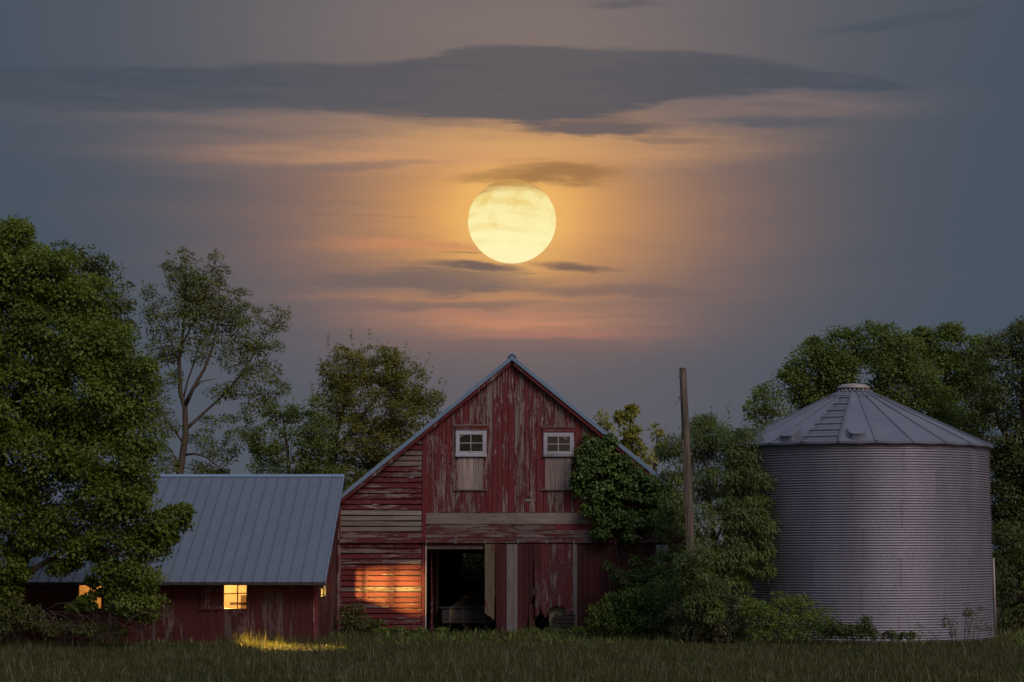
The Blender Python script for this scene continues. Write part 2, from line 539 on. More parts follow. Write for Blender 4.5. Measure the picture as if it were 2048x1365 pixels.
def crown(name, lobes, Y0, mat, parent, leaf=(.13, .09), clump=.38, per=26, cover=1.0, droop=.35, flat=.65, shell=.55, depth=.85, up=.0, holes=(), shoots=()):
    """lobes: (px, py, half width px, half height px[, Y offset]) in photo pixels at distance Y0; returns clump centres"""
    leaf = (leaf[0] * .80, leaf[1] * .80); per = int(per * 1.55)
    Pc = []
    for lb in lobes:
        Yl = Y0 + (lb[4] if len(lb) > 4 else 0.0)
        c = np.array(at(lb[0], lb[1], Yl)); s = (Yl - CAM_Y) / FPX
        rx, rz = lb[2] * s, lb[3] * s
        ry = depth * (rx + rz) / 2
        cr = min(clump, .8 * min(rx, rz) + .05)
        area = 4 * math.pi * (((rx * rz) ** 1.6 + (rx * ry) ** 1.6 + (ry * rz) ** 1.6) / 3) ** (1 / 1.6)
        k = max(2, int(cover * area / (cr * cr) * .62))
        d = unit(k)
        rr = shell + (1.02 - shell) * RNG.random(k) ** .6
        ix, iz = max(rx - .55 * cr, .35 * rx), max(rz - .50 * cr, .35 * rz)
        q = c + d * rr[:, None] * np.array((ix, ry, iz))
        keep = q[:, 2] > .12
        q, d = q[keep], d[keep]
        Pc.append(np.hstack([q, d, np.full((len(q), 1), cr)]))
    Pc = np.vstack(Pc)
    n = len(Pc) * per
    idx = np.repeat(np.arange(len(Pc)), per)
    cr = Pc[idx, 6:7] * (.7 + .6 * RNG.random(len(Pc)))[idx][:, None]
    out = Pc[idx, 3:6]
    d = unit(n) + out * .45
    d[:, 2] += .38
    d /= np.linalg.norm(d, axis=1, keepdims=True)
    off = d * (.25 + .80 * RNG.random(n) ** .55)[:, None] * np.array((1, 1, flat))
    off += RNG.normal(size=(n, 3)) * .10
    P = Pc[idx, :3] + off * cr
    P[:, 2] = np.maximum(P[:, 2], .04)
    if len(holes):
        q = P - np.array((0, CAM_Y, CAM_Z))
        c_, s_ = math.cos(PITCH), math.sin(PITCH)
        dep = q[:, 1] * c_ + q[:, 2] * s_
        u = 1024 + FPX * q[:, 0] / dep
        w = 682.5 - FPX * (q[:, 2] * c_ - q[:, 1] * s_) / dep
        ok = np.ones(n, bool)
        for (h0, h1, h2, h3, pr) in holes:
            ok &= ~((u > h0) & (u < h2) & (w > h1) & (w < h3) & ((np.sin(idx * 12.9898) * 43758.5453) % 1.0 < pr))
        P, out, d, idx, off = P[ok], out[ok], d[ok], idx[ok], off[ok]
        n = len(P)
    A = unit(n) * .8 + d * .8 + out * .2
    A[:, 2] += up - droop
    Nn = unit(n) * .38 + d * .85 + out * .3
    Nn[:, 2] += .55
    for (sx_, sy0, sy1, lean) in shoots:
        a_, b_ = np.array(at(sx_, sy1, Y0)), np.array(at(sx_ + lean, sy0, Y0))
        k = max(8, int(np.linalg.norm(b_ - a_) / .035))
        t = RNG.random(k)[:, None]
        side = unit(k) * np.array((1, 1, .2))
        P = np.vstack([P, a_ * (1 - t) + b_ * t + RNG.normal(size=(k, 3)) * .03])
        A = np.vstack([A, side + np.array((0, 0, .45))])
        Nn = np.vstack([Nn, unit(k) * .5 + np.array((0, -.3, .9))])
    n = len(P)
    sz = .65 + .6 * RNG.random(n)
    me = leaf_mesh(name, P, A, Nn, leaf[0] * sz, leaf[1] * sz, mat)
    return link(name, me, None, parent), Pc


def limbs(name, lines, mat, parent, n=7):
    """lines: lists of (px, py, Y, radius) in photo pixels"""
    mb = MB()
    for ln in lines:
        pts = [at(*p[:3]) for p in ln]
        mb.tube(pts, [p[3] for p in ln], n if ln[0][3] > .05 else 5)
    return mb.build(name, mat, parent, True)


def twigs(name, clumps, lines, mat, parent, r=.012, maxd=2.6, keep=.6):
    """thin curved twigs from the nearest limb point to each clump"""
    src = []
    for ln in lines:
        pts = [np.array(at(*p[:3])) for p in ln]
        for a, b in zip(pts[:-1], pts[1:]):
            for t in np.linspace(0, 1, 6): src.append(a * (1 - t) + b * t)
    src = np.array(src); mb = MB()
    for c in clumps[:, :3]:
        if RNG.random() > keep: continue
        low = src[:, 2] < c[2] + .2
        if not low.any(): continue
        dd = np.linalg.norm(src[low] - c, axis=1); j = dd.argmin()
        if dd[j] > maxd: continue
        a = src[low][j]; mdl = (a + c) / 2 + np.array((0, 0, -.08 * dd[j])) + RNG.normal(size=3) * .05 * dd[j]
        mb.tube([a, mdl, c], [r * 1.6, r * 1.1, r * .5], 3)
    o = mb.build(name, mat, parent, True)
    o['kind'] = 'stuff'
    return o


# ================================================================== SETTING
def ground():
    nx, ny = 90, 90
    xs = np.concatenate([[-4000, -1200, -300, -110], np.linspace(-60, 60, nx), [110, 300, 1200, 4000]])
    ys = np.concatenate([[-1500, -400, -130], np.linspace(-72, 40, ny), [90, 250, 900, 3000, 6000]])
    v = []
    for yy in ys:
        for xx in xs:
            z = .035 * math.sin(xx * .9 + yy * .31) * math.sin(yy * .7 + 1.3) + .02 * math.sin(xx * 2.3 + yy * 1.7)
            if yy < -30: z += .55 * min(1, (-30 - yy) / 34) ** 1.5
            if yy > -9: z *= .4
            v.append((xx, yy, z - .01))
    w = len(xs)
    f = [(j * w + i, j * w + i + 1, (j + 1) * w + i + 1, (j + 1) * w + i) for j in range(len(ys) - 1) for i in range(w - 1)]
    me = bpy.data.meshes.new('ground'); me.from_pydata(v, [], f); me.update()
    m, g = new_mat('meadow_soil')
    pos = V(g, g.node('ShaderNodeNewGeometry').outputs['Position'])
    n = g.noise(pos, .7, 6, .65); n2 = g.noise(pos, 9.0, 4, .7)
    col = g.mix(g.step(n * .5 + n2 * .5, .34, .66), (.022, .024, .010), (.045, .044, .018))
    finish(g, bsdf(g, col, .95, 0.0, n2, .8, .05, .1).outputs[0])
    o = link('ground', me, m)
    tag(o, 'dark meadow ground under the grass', None, None, 'structure')


ground()

# moon -------------------------------------------------------------
def moon():
    dx, dy, dz = ray(1024, 443)
    D = 6000.0
    c = Vector((dx, dy, dz)).normalized() * D + Vector((0, CAM_Y, CAM_Z))
    rad = D * 88 / FPX
    mb = MB()
    prof = [(math.cos(a) * rad, math.sin(a) * rad) for a in np.linspace(-math.pi / 2 + .01, math.pi / 2 - .01, 40)]
    mb.lathe((0, 0), prof, 72)
    o = mb.build('moon', None, None, True)
    o.location = c; o.scale = (1, 1, .955)
    m, g = new_mat('moon_light')
    ob = V(g, g.node('ShaderNodeTexCoord').outputs['Object'])
    p = g.vm('SCALE', ob); p.s.node.inputs['Scale'].default_value = 1 / rad
    X, Y, Z = g.sep(p)
    maria = g.noise(p, 2.6, 5, .6, .4)
    fineN = g.noise(p, 9.0, 4, .6)
    veil = g.noise(g.xyz(X * .8 + Z * .5, 3.0, Z * 4.6), 1.0, 3, .5)
    f = g.step(maria * .62 + fineN * .14 + (Z * .07), .36, .56) * .55 + g.step(veil, .44, .66) * .42
    col = g.mix((f + g.step(Z, -.5, .7) * .35).clamp(), lin(254, 243, 178), lin(238, 207, 124))
    lowb = g.step(Z * -1.0, .15, 1.0) * .5
    col = g.mix(lowb, col, lin(255, 246, 190))
    topv = g.step(Z + (veil - .5) * .55, .46, .84)
    col = g.mix(topv, col, lin(196, 148, 82))
    e = g.node('ShaderNodeEmission', Color=col, Strength=1.0)
    finish(g, e.outputs[0])
    o.data.materials.append(m)
    tag(o, 'full yellow moon glowing behind thin cloud above the barn ridge', 'moon')


moon()


# ================================================================== BARN
barn = empty('barn', (0, 0, 0), 'weathered red gabled barn with peeling paint and an open door', 'barn')


def fx(px): return at(px, 1000, 0)[0]
def fz(py): return at(1024, py, 0)[2]


APEX, SLOPE = 9.42, .817                   # underside of the roof at the front
def roof_z(x): return APEX - abs(x) * SLOPE


def jit(a): return random.uniform(-a, a)


HW = 5.95
# hidden framing
for s in (-1, 1):
    MB().box(s * HW - .06, s * HW + .06, .12, 14, 0, roof_z(HW) - .02).build('side_wall', M['slat'], barn)
mb = MB()                                   # rear wall with a gap the trees show through
hx0, hx1, hz0, hz1 = at(925, 1110, 14)[0], at(1010, 1110, 14)[0], at(0, 1158, 14)[2], at(0, 1108, 14)[2]
mb.box(-HW + .06, hx0, 13.9, 14.0, 0, 4.3); mb.box(hx1, HW - .06, 13.9, 14.0, 0, 4.3)
mb.box(hx0, hx1, 13.9, 14.0, 0, hz0); mb.box(hx0, hx1, 13.9, 14.0, hz1, 4.3)
mb.prism([(-HW + .06, 4.3), (HW - .06, 4.3), (0, 9.25)], 13.9, 14.0)
mb.build('rear_wall', M['beam'], barn)
MB().box(-HW + .07, HW - .07, .3, 13.9, 4.2, 4.3).build('loft_floor', M['beam'], barn)
mb = MB()                                   # studs behind the cladding
for x in (-5.85, -5.0, -4.1, -3.08, 3.0, 3.9, 4.8, 5.85):
    mb.box(x - .05, x + .05, .06, .16, 0, roof_z(x) - .1)
for x in np.arange(-2.6, 2.7, .65):
    mb.box(x - .05, x + .05, .06, .16, 3.3, roof_z(x) - .1)
mb.box(-5.9, 5.9, .06, .2, 3.0, 3.28)
wallf = mb.build('front_wall', M['beam'], barn)

MB().box(-HW + .08, -2.98, .26, .29, .02, 3.0).build('lamp_leak_panel', M['dark_void'], barn)  # added dark panel behind the slats, blocks lamplight leaking through
# roof
for s, nm in ((-1, 'roof'), (1, 'roof')):
    ex = 6.16
    n = Vector((s * SLOPE, 0, 1)).normalized()
    quad = [(0, -.22, APEX + .02), (s * ex, -.22, roof_z(ex) + .02), (s * ex, 14.3, roof_z(ex) + .02), (0, 14.3, APEX + .02)]
    if s < 0: quad = quad[::-1]
    rf = MB().slab(quad, n, .05).build(nm, M['roof_steel'], barn)
    ym = -.25
    # rake trim: the pale blue strip along the gable edge
    def rk(x, d): return (x * s, APEX - x * SLOPE + d)
    pl = [rk(0, -.05), rk(ex + .04, -.05), rk(ex + .04, .125), rk(0, .125)]
    if s < 0: pl = pl[::-1]
    bevel(MB().prism(pl, -.262, -.222).build('rake_trim', M['rake_steel'], rf), .008)
    pl = [rk(.05, -.19), rk(5.93, -.19), rk(5.93, -.055), rk(.05, -.055)]
    if s < 0: pl = pl[::-1]
    MB().prism(pl, -.215, -.05).build('barge_board', M['trim'], rf)
bevel(MB().prism([(-.16, APEX + .03), (0, APEX + .15), (.16, APEX + .03), (.16, APEX + .08), (0, APEX + .20), (-.16, APEX + .08)], -.28, 14.2).build('ridge_cap', M['rake_steel'], barn), .005)


def board(poly, y0, y1, mat, name='board', parent=wallf):
    o = MB().prism(poly, y0, y1).build(name, mat, parent)
    return o


# upright gable boards
zb = fz(1026)
edges = [848.5]
while edges[-1] < 1199: edges.append(edges[-1] + random.choice((9.5, 10.5, 11.5, 12.5, 14)))
for e_ in (910.5, 973.5, 1086.5, 1148.5): edges = [q for q in edges if abs(q - e_) > 4.5] + [e_]
edges.sort()
WIN = [(911, 973, 862, 913, 915.5, 966.5), (1087, 1148, 866, 913, 1090, 1142.5)]
for a, b in zip(edges[:-1], edges[1:]):
    xa, xb = fx(a) + .006, fx(b) - .006
    y0 = -.028 + jit(.006)
    spans = [(zb + jit(.012), None)]
    for (wa, wb, wt, wl, pa, pb) in WIN:
        if b > wa + 2 and a < wb - 2:
            spans = [(fz(wt) - .02, None), (zb + jit(.012), fz(979))]
        # narrow boards flank the grey panel
    for lo, hi in spans:
        if hi is None:
            poly = [(xa, lo), (xb, lo), (xb, roof_z(xb) - .03), (xa, roof_z(xa) - .03)]
            if xa < 0 < xb: poly.insert(3, (0, APEX - .03))
        else:
            poly = [(xa, lo), (xb, lo), (xb, hi + jit(.01)), (xa, hi)]
        bevel(board(poly, y0, y0 + .026, M['gable']), .004)

# level slats either side, gaps between
pitch = 10.9
for side in (-1, 1):
    y = 1260.5
    k = 0
    while y > 860:
        z0, z1 = fz(y) + .020, fz(y - pitch) - .016
        inner = 843.5 if side < 0 else 1204
        xi = fx(inner)
        xo = fx(681) if side < 0 else fx(1369)
        if side > 0 and y > 1088: xi = fx(1336)
        lim = (APEX - .06 - z1) / SLOPE
        lim2 = (APEX - .06 - z0) / SLOPE
        k += 1
        y -= pitch
        if lim2 < abs(xi): continue
        o1, o0 = min(abs(xo), max(lim, abs(xi))), min(abs(xo), lim2)
        t = jit(.010)
        if side < 0: poly = [(-o0, z0 + t), (xi, z0 - t), (xi, z1 - t + jit(.006)), (-o1, z1 + t)]
        else: poly = [(xi, z0 + t), (o0, z0 - t), (o1, z1 - t), (xi, z1 + t + jit(.006))]
        bare = side < 0 and 1020 < y < 1062
        yy = -.035 + jit(.010)
        bevel(board(poly, yy, yy + .03, M['band'] if bare else M['slat'], 'slat'), .004)

# corner boards and posts
for a, b, t, bo in ((675.5, 682.5, 995, 1262), (1367.5, 1374, 1000, 1262)):
    bevel(board([(fx(a), fz(bo)), (fx(b), fz(bo)), (fx(b), roof_z(fx(a)) - .06), (fx(a), roof_z(fx(a)) - .06)], -.062, .05, M['trim'], 'corner_board'), .006)
for a, b in ((844.5, 852), (1197.5, 1204)):
    xm = max(abs(fx(a)), abs(fx(b)))
    bevel(board([(fx(a), fz(1078)), (fx(b), fz(1078)), (fx(b), roof_z(xm) - .05), (fx(a), roof_z(xm) - .05)], -.055, .05, M['trim'], 'post_board'), .006)
bevel(board([(fx(844.5), fz(1264)), (fx(850), fz(1264)), (fx(850), fz(1090)), (fx(844.5), fz(1090))], -.06, .06, M['trim'], 'post_board'), .006)
bevel(board([(fx(851), fz(1264)), (fx(854), fz(1264)), (fx(854), fz(1090)), (fx(851), fz(1090))], -.075, .06, M['bare'], 'door_jamb'), .006)

# the level band under the gable boards
for (y0, y1, mat, yy, joints) in ((1026.5, 1048.5, 'band', -.052, (852, 1032, 1180, 1342)), (1049.5, 1060, 'band2', -.044, (852, 1029, 1110, 1342)),
                                  (1060.5, 1069.5, 'band2', -.038, (852, 1105, 1342)), (1070, 1075.5, 'slat', -.034, (684, 1342))):
    for a, b in zip(joints[:-1], joints[1:]):
        bevel(board([(fx(a) + .004, fz(y1) + jit(.01)), (fx(b) - .004, fz(y1)), (fx(b) - .004, fz(y0)), (fx(a) + .004, fz(y0) + jit(.008))], yy, yy + .03, M[mat], 'board'), .004)
for a, b in ((680, 852), (852.5, 1030), (1030.5, 1190), (1190.5, 1342)):
    bevel(board([(fx(a), fz(1086.5)), (fx(b), fz(1086.5)), (fx(b), fz(1077)), (fx(a), fz(1077))], -.15, -.06, M['band2'], 'track_board'), .006)
for px in (854, 912, 970, 1036, 1092, 1148):
    bevel(MB().box(fx(px) - .02, fx(px) + .02, -.165, -.152, fz(1087.5), fz(1080)).build('hanger', M['porcelain'], wallf), .003)
board([(fx(852), fz(1092)), (fx(1336), fz(1092)), (fx(1336), fz(1087)), (fx(852), fz(1087))], -.06, .05, M['door'], 'board')
bevel(board([(fx(855), fz(1099)), (fx(971), fz(1099)), (fx(971), fz(1092.5)), (fx(855), fz(1092.5))], -.05, .06, M['beam'], 'lintel'), .006)

# sliding door hung in front of the opening, its boards broken at the foot
DY = -.135
sd_o = MB().box(fx(971), fx(1155), DY + .032, DY + .06, fz(1120), fz(1108)).build('sliding_door', M['beam'], barn)
MB().box(fx(988), fx(1155), DY + .032, DY + .06, fz(1190), fz(1178)).build('cross_rail', M['beam'], sd_o)


def dboard(a, b, mat, feet, top=1089, yo=0.0):
    """feet: the (px, py) outline of the lower edge from left to right"""
    poly = [(fx(p), fz(q)) for p, q in feet] + [(fx(b), fz(top)), (fx(a), fz(top))]
    return bevel(board(poly, DY + yo, DY + yo + .028, M[mat], 'board', sd_o), .003)


dboard(970, 989.5, 'door_tan', ((970, 1226), (974, 1230), (980, 1233), (985, 1238), (989.5, 1241)), yo=-.006)
dboard(990, 1002, 'door', ((993, 1262), (1002, 1263), ))
dboard(1002.3, 1013, 'door', ((1002.3, 1263), (1013, 1262)))
dboard(1013.5, 1035, 'door_pale', ((1013.5, 1266), (1035, 1266)), yo=-.02)
dboard(1035.5, 1046, 'door', ((1035.5, 1262), (1046, 1263)))
dboard(1046.3, 1057, 'door', ((1046.3, 1262), (1052, 1259), (1056, 1240), (1057, 1210)))
dboard(1057.5, 1066, 'door', ((1057.5, 1204), (1060, 1209), (1066, 1196)))
dboard(1068.2, 1081, 'door_worn', ((1070.5, 1236), (1073, 1234), (1076, 1229), (1078, 1232), (1080, 1214), (1081, 1212)), top=1140)
dboard(1066.3, 1081, 'door', ((1068.2, 1140.5), (1081, 1140.5)))
dboard(1081.3, 1099, 'door_worn', ((1081.3, 1213), (1083, 1226), (1086, 1229), (1088, 1235), (1093, 1236), (1096, 1224), (1099, 1221)))
dboard(1099.3, 1112, 'door_worn', ((1099.3, 1217), (1105, 1213), (1108, 1216), (1112, 1211)))
dboard(1112.3, 1131, 'door_worn', ((1112.3, 1211), (1117, 1214), (1124, 1213), (1131, 1219)))
dboard(1131.3, 1145, 'door_worn', ((1131.3, 1226), (1136, 1228), (1141, 1224), (1145, 1226)))
dboard(1145.3, 1153.5, 'door_pale', ((1145.3, 1263), (1153.5, 1263)), yo=-.02)

rd_o = MB().box(fx(1155), fx(1310), DY + .05, DY + .078, fz(1128), fz(1116)).build('fixed_door', M['beam'], barn)
MB().box(fx(1155), fx(1310), DY + .05, DY + .078, fz(1240), fz(1228)).build('cross_rail', M['beam'], rd_o)
e2 = [1154.5, 1164, 1176, 1190, 1199, 1212, 1224, 1237, 1251, 1262, 1275, 1287, 1299, 1311]
for a, b in zip(e2[:-1], e2[1:]):
    bevel(board([(fx(a) + .004, fz(1263)), (fx(b) - .004, fz(1263)), (fx(b) - .004, fz(1091)), (fx(a) + .004, fz(1091))], DY + .02 + jit(.005), DY + .048, M['door'], 'board', rd_o), .003)
for a, b in ((1311.5, 1321), (1322, 1335)):
    bevel(board([(fx(a), fz(1263)), (fx(b), fz(1263)), (fx(b), fz(1090)), (fx(a), fz(1090))], -.10, -.05, M['white'], 'door_trim', wallf), .004)


def window(pxs, py0, py1, pane_box, mull_x, bar_y, Y, parent, frame_mat, pane_mat, sill=True, fw=None):
    """frame ring with muntins and four panes"""
    x0, x1 = (at(p, 1000, Y)[0] for p in pxs)
    z1, z0 = at(1024, py0, Y)[2], at(1024, py1, Y)[2]
    a0, a1 = (at(p, 1000, Y)[0] for p in pane_box[:2])
    b1, b0 = at(1024, pane_box[2], Y)[2], at(1024, pane_box[3], Y)[2]
    mb = MB()
    mb.box(x0, a0, Y - .045, Y + .03, z0, z1).box(a1, x1, Y - .045, Y + .03, z0, z1)
    mb.box(a0, a1, Y - .043, Y + .03, b1, z1).box(a0, a1, Y - .043, Y + .03, z0, b0)
    f = mb.build('window', frame_mat, parent)
    bevel(f, .006)
    if sill:
        bevel(MB().box(x0 - .01, x1 + .01, Y - .085, Y - .047, z0 - .02, z0 + .085).build('sill', frame_mat, f), .008)
    mx = at(mull_x, 1000, Y)[0]; bz = at(1024, bar_y, Y)[2]
    MB().box(mx - .012, mx + .012, Y - .022, Y + .008, b0 - .002, b1 + .002).build('muntin', frame_mat, f)
    MB().box(a0, mx - .012, Y - .020, Y + .006, bz - .012, bz + .012).box(mx + .012, a1, Y - .020, Y + .006, bz - .012, bz + .012).build('muntin', frame_mat, f)
    for (c0, c1) in ((a0, mx - .0125), (mx + .0125, a1)):
        for (d0, d1) in ((b0, bz - .0125), (bz + .0125, b1)):
            MB().box(c0, c1, Y - .008, Y - .004, d0, d1).build('pane', pane_mat, f)
    return f


for i, (wa, wb, wt, wl, pa, pb) in enumerate(WIN):
    cx = (wa + wb) / 2
    window((wa, wb), wt, wl, (wa + 8, wb - 8, wt + 8, wl - 10), cx - .5, (wt + wl) / 2 - 1, -.045, barn, M['white'], M['pane'])
    bevel(MB().box(fx(wa - 2), fx(wb + 2), -.075, -.03, fz(wt - .5), fz(wt - 10)).build('window_head', M['slat'], wallf), .005)
    MB().box(fx(wa - 3), fx(wb + 3), -.10, -.03, fz(wt - 10), fz(wt - 11.8)).build('drip_cap', M['band'], wallf)
    n = 5
    for k in range(n):
        a, b = pa + (pb - pa) * k / n, pa + (pb - pa) * (k + 1) / n
        bevel(board([(fx(a) + .003, fz(979)), (fx(b) - .003, fz(979)), (fx(b) - .003, fz(915.5)), (fx(a) + .003, fz(915.5))], -.05 + jit(.003), -.022, M['bare'], 'board'), .003)
    for a, b in ((wa - .5, pa - .3), (pb + .3, wb + .5)):
        bevel(board([(fx(a), fz(979)), (fx(b), fz(979)), (fx(b), fz(914)), (fx(a), fz(914))], -.034, -.008, M['gable'], 'board'), .003)
    MB().box(fx(wa - 3.5), fx(wb + 3), -.095, -.03, fz(981.5), fz(979.2)).build('ledge', M['band'], wallf)
MB().box(fx(960.3), fx(961.8), -.03, -.02, fz(903), fz(896)).build('candle', M['white'], barn)
# pigeon hole under the right window, its inner darkness put in as a dark plate
MB().box(fx(1050.5), fx(1064), -.058, -.03, fz(1003), fz(998.5)).build('perch_ledge', M['bare'], wallf)
MB().lathe((0, 0), [(.001, 0), (.09, .001), (.09, .004), (.001, .005)], 14)
pm = MB().prism([(fx(1057) + .1 * math.cos(t), fz(998) + .085 * math.sin(t)) for t in np.linspace(0, math.pi, 9)], -.036, -.029)
pm.build('dark_hole_plate', M['dark_void'], wallf)

# inside the door: a slatted partition and its post, seen edge-on
mb = MB()
for k in range(15):
    z = .1 + k * .2
    mb.box(-2.79, -2.76, .35, 3.2, z, z + .17)
part = mb.build('inner_partition', M['slat'], barn); part['kind'] = 'stuff'
bevel(MB().box(-2.72, -2.60, 2.6, 2.74, 0, 4.2).build('inner_post', M['beam'], barn), .01)


# ================================================================== things in the barn doorway
def wagon():
    Y = 1.4
    w = empty('grain_wagon', at(930, 1265, Y), 'old rusty hopper wagon standing inside the open barn doorway', 'wagon')
    def P(px, py, dy=0.0): return at(px, py, Y + dy)
    z0, z1 = .38, .82
    xl, xr = P(884, 1240)[0], P(991, 1240)[0]
    box = MB()
    box.box(xl, xr, Y, Y + 2.6, z0, z1)
    bx = bevel(box.build('box', M['rust'], w), .01)
    # raised panels on the front of the box
    for a, b in ((888, 901), (906, 926), (930, 984)):
        bevel(MB().box(at(a, 0, Y)[0], at(b, 0, Y)[0], Y - .02, Y - .001, z0 + .06, z1 - .07).build('panel', M['dull_steel'], bx), .006)
    bevel(MB().box(xl - .10, xr + .08, Y - .06, Y + 2.7, z1 + .002, z1 + .05).build('rim', M['dull_steel'], w), .008)
    for px in (903.5, 928, 986):
        bevel(MB().box(at(px - 1.2, 0, Y)[0], at(px + 1.2, 0, Y)[0], Y - .035, Y - .002, z0 - .02, z1).build('stake', M['iron'], w), .004)
    MB().box(xl + .02, xr - .02, Y - .03, Y - .002, z0 - .06, z0 + .02).build('sill_beam', M['rust'], w)
    # sloped hood
    zt = at(0, 1200, Y + 1)[2] + .1
    xa, xb, xc, xd = P(903, 0)[0], P(979, 0)[0], P(925, 0)[0], P(955, 0)[0]
    vs = [(xa, Y + .1, z1 + .05), (xb, Y + .1, z1 + .05), (xb, Y + 2.4, z1 + .05), (xa, Y + 2.4, z1 + .05), (xc, Y + .95, zt), (xd, Y + .95, zt), (xd, Y + 1.6, zt), (xc, Y + 1.6, zt)]
    bevel(MB().add(vs, [(3, 2, 1, 0), (4, 5, 6, 7), (0, 1, 5, 4), (1, 2, 6, 5), (2, 3, 7, 6), (3, 0, 4, 7)]).build('hopper', M['dull_steel'], w), .02)
    bevel(MB().box(xc - .04, xd + .04, Y + .9, Y + 1.65, zt + .002, zt + .05).build('lid', M['rust'], w), .01)
    for sx in (xl + .25, xr - .25):
        for yy in (Y + .35, Y + 2.2):
            mb = MB(); prof = [(.10, -.08), (.30, -.08), (.33, -.05), (.33, .05), (.30, .08), (.10, .08)]
            mb.lathe((0, 0), prof, 20)
            mb.v = [(sx + z, yy + a, .33 + b) for a, b, z in mb.v]
            wh = mb.build('wheel', M['rubber'], w, True)
            mb = MB().lathe((0, 0), [(.02, -.06), (.17, -.05), (.17, .05), (.02, .06)], 14)
            mb.v = [(sx + z, yy + a, .33 + b) for a, b, z in mb.v]
            mb.build('rim_disc', M['rust'], wh, True)
    MB().tube([(0.5 * (xl + xr) - .3, Y + .05, .34), (xl + .9, Y - .75, .16)], .035, 8).build('tongue', M['rust'], w)


wagon()
# brick pier, yellowed sheet and crate seen through the broken foot of the door
def pier():
    x0, x1 = fx(1057.5), fx(1070); zt = fz(1208)
    p = empty('brick_pier', (x0, .1, 0), 'dark red brick pier behind the broken foot of the sliding door', 'pier')
    core = MB().box(x0 + .015, x1 - .015, .015, .36, 0, zt - .01).build('mortar_core', M['mortar'], p)
    z = .0; k = 0
    while z < zt - .06:
        split = .5 if k % 2 else 1.0
        a = x0
        for f in ((1.0,) if split == 1.0 else (.5, 1.0)):
            b = x0 + (x1 - x0) * f
            bevel(MB().box(a + .003, b - .003, jit(.004), .13, z + .004, z + .064).build('brick', M['brickred'], p), .004)
            a = b
        z += .072; k += 1


pier()
o = bevel(MB().box(fx(1098), fx(1152), .12, .14, .06, fz(1196)).build('plywood_sheet', M['ply']), .004)
tag(o, 'yellowed wooden sheet leaning behind the hole in the sliding door', 'board')
c = empty('crate', (fx(1128), -.3, 0), 'dark slatted crate on the grass under the broken door corner', 'crate')
xa, xb = fx(1109), fx(1148)
for k in range(4):
    z = .10 + k * .135
    bevel(MB().box(xa, xb, -.42 + jit(.006), -.395, z, z + .115).build('slat', M['old_dark_wood'], c), .005)
    bevel(MB().box(xa, xb, -.02, .0, z, z + .115).build('slat', M['old_dark_wood'], c), .005)
for s in (xa + .03, xb - .03):
    bevel(MB().box(s - .03, s + .03, -.392, -.022, .04, .66).build('end_panel', M['rust'], c), .005)
bevel(MB().box(xa - .02, xb + .02, -.44, .02, .662, .69).build('lid', M['rust'], c), .005)

# ================================================================== SHED
SX0, SX1 = -18.5, -6.0                     # length of the shed
SYF, SYR, SYB = -7.0, -.9, 5.2             # front wall, ridge, back wall
ZE, ZR = 2.13, 5.31                        # wall head and ridge height (undersides)
shed = empty('shed', (-12, -3, 0), 'long low red shed with blue grey steel roof and lit windows', 'shed')
def sx(px, Y=SYF): return at(px, 1200, Y)[0]
def sz(py, Y=SYF): return at(1024, py, Y)[2]


W1 = (sx(447), sx(493.5), sz(1217.5), sz(1167.5))
W2 = (sx(157), sx(203), sz(1217), sz(1171))
fwall = MB().box(SX0, SX1, SYF + .055, SYF + .11, .02, .16).box(SX0, SX1 - .02, SYF + .055, SYF + .11, 1.90, ZE).build('front_wall', M['beam'], shed)
x = SX0
while x < SX1 - .05:
    w = random.choice((.15, .18, .20, .22)); b = min(x + w, SX1)
    cuts = None
    for wn in (W1, W2):
        if b > wn[0] + .02 and x < wn[1] - .02: cuts = wn
    spans = [(.03, ZE)] if not cuts else [(.03, cuts[2] - .03), (cuts[3] + .03, ZE)]
    # a board that only partly meets a window opening is narrowed to its edge
    xa, xb = x, b
    if cuts:
        if xa < cuts[0] - .04:
            bevel(MB().box(xa + .002, cuts[0] - .03, SYF, SYF + .05, .03, ZE).build('board', M['shed_wall'], fwall), .004); xa = cuts[0] - .03
        if xb > cuts[1] + .04:
            bevel(MB().box(cuts[1] + .03, xb - .002, SYF, SYF + .05, .03, ZE).build('board', M['shed_wall'], fwall), .004); xb = cuts[1] + .03
    for z0, z1 in spans:
        if z1 - z0 < .02 or xb - xa < .02: continue
        q = SYF + jit(.004)
        bevel(MB().box(xa + .002, xb - .002, q, SYF + .05, z0, z1).build('board', M['shed_wall'], fwall), .004)
    x = b
# corner board and sliding shutter left of the window
bevel(MB().box(SX1 - .12, SX1 + .03, SYF - .03, SYF - .005, .03, ZE).build('corner_board', M['gable'], shed), .005)
sh = MB().box(sx(401), sx(446), SYF - .045, SYF - .012, sz(1218), sz(1170)).build('shutter', M['shed_wall'], shed)
bevel(sh, .006)
for a, b in ((1170, 1176), (1178, 1184), (1212, 1218)):
    bevel(MB().box(sx(402), sx(445.5), SYF - .065, SYF - .046, sz(b), sz(a)).build('batten', M['shed_wall'], sh), .004)
MB().box(sx(399), sx(447), SYF - .08, SYF - .005, sz(1220), sz(1218.4)).build('shutter_rail', M['band2'], shed)


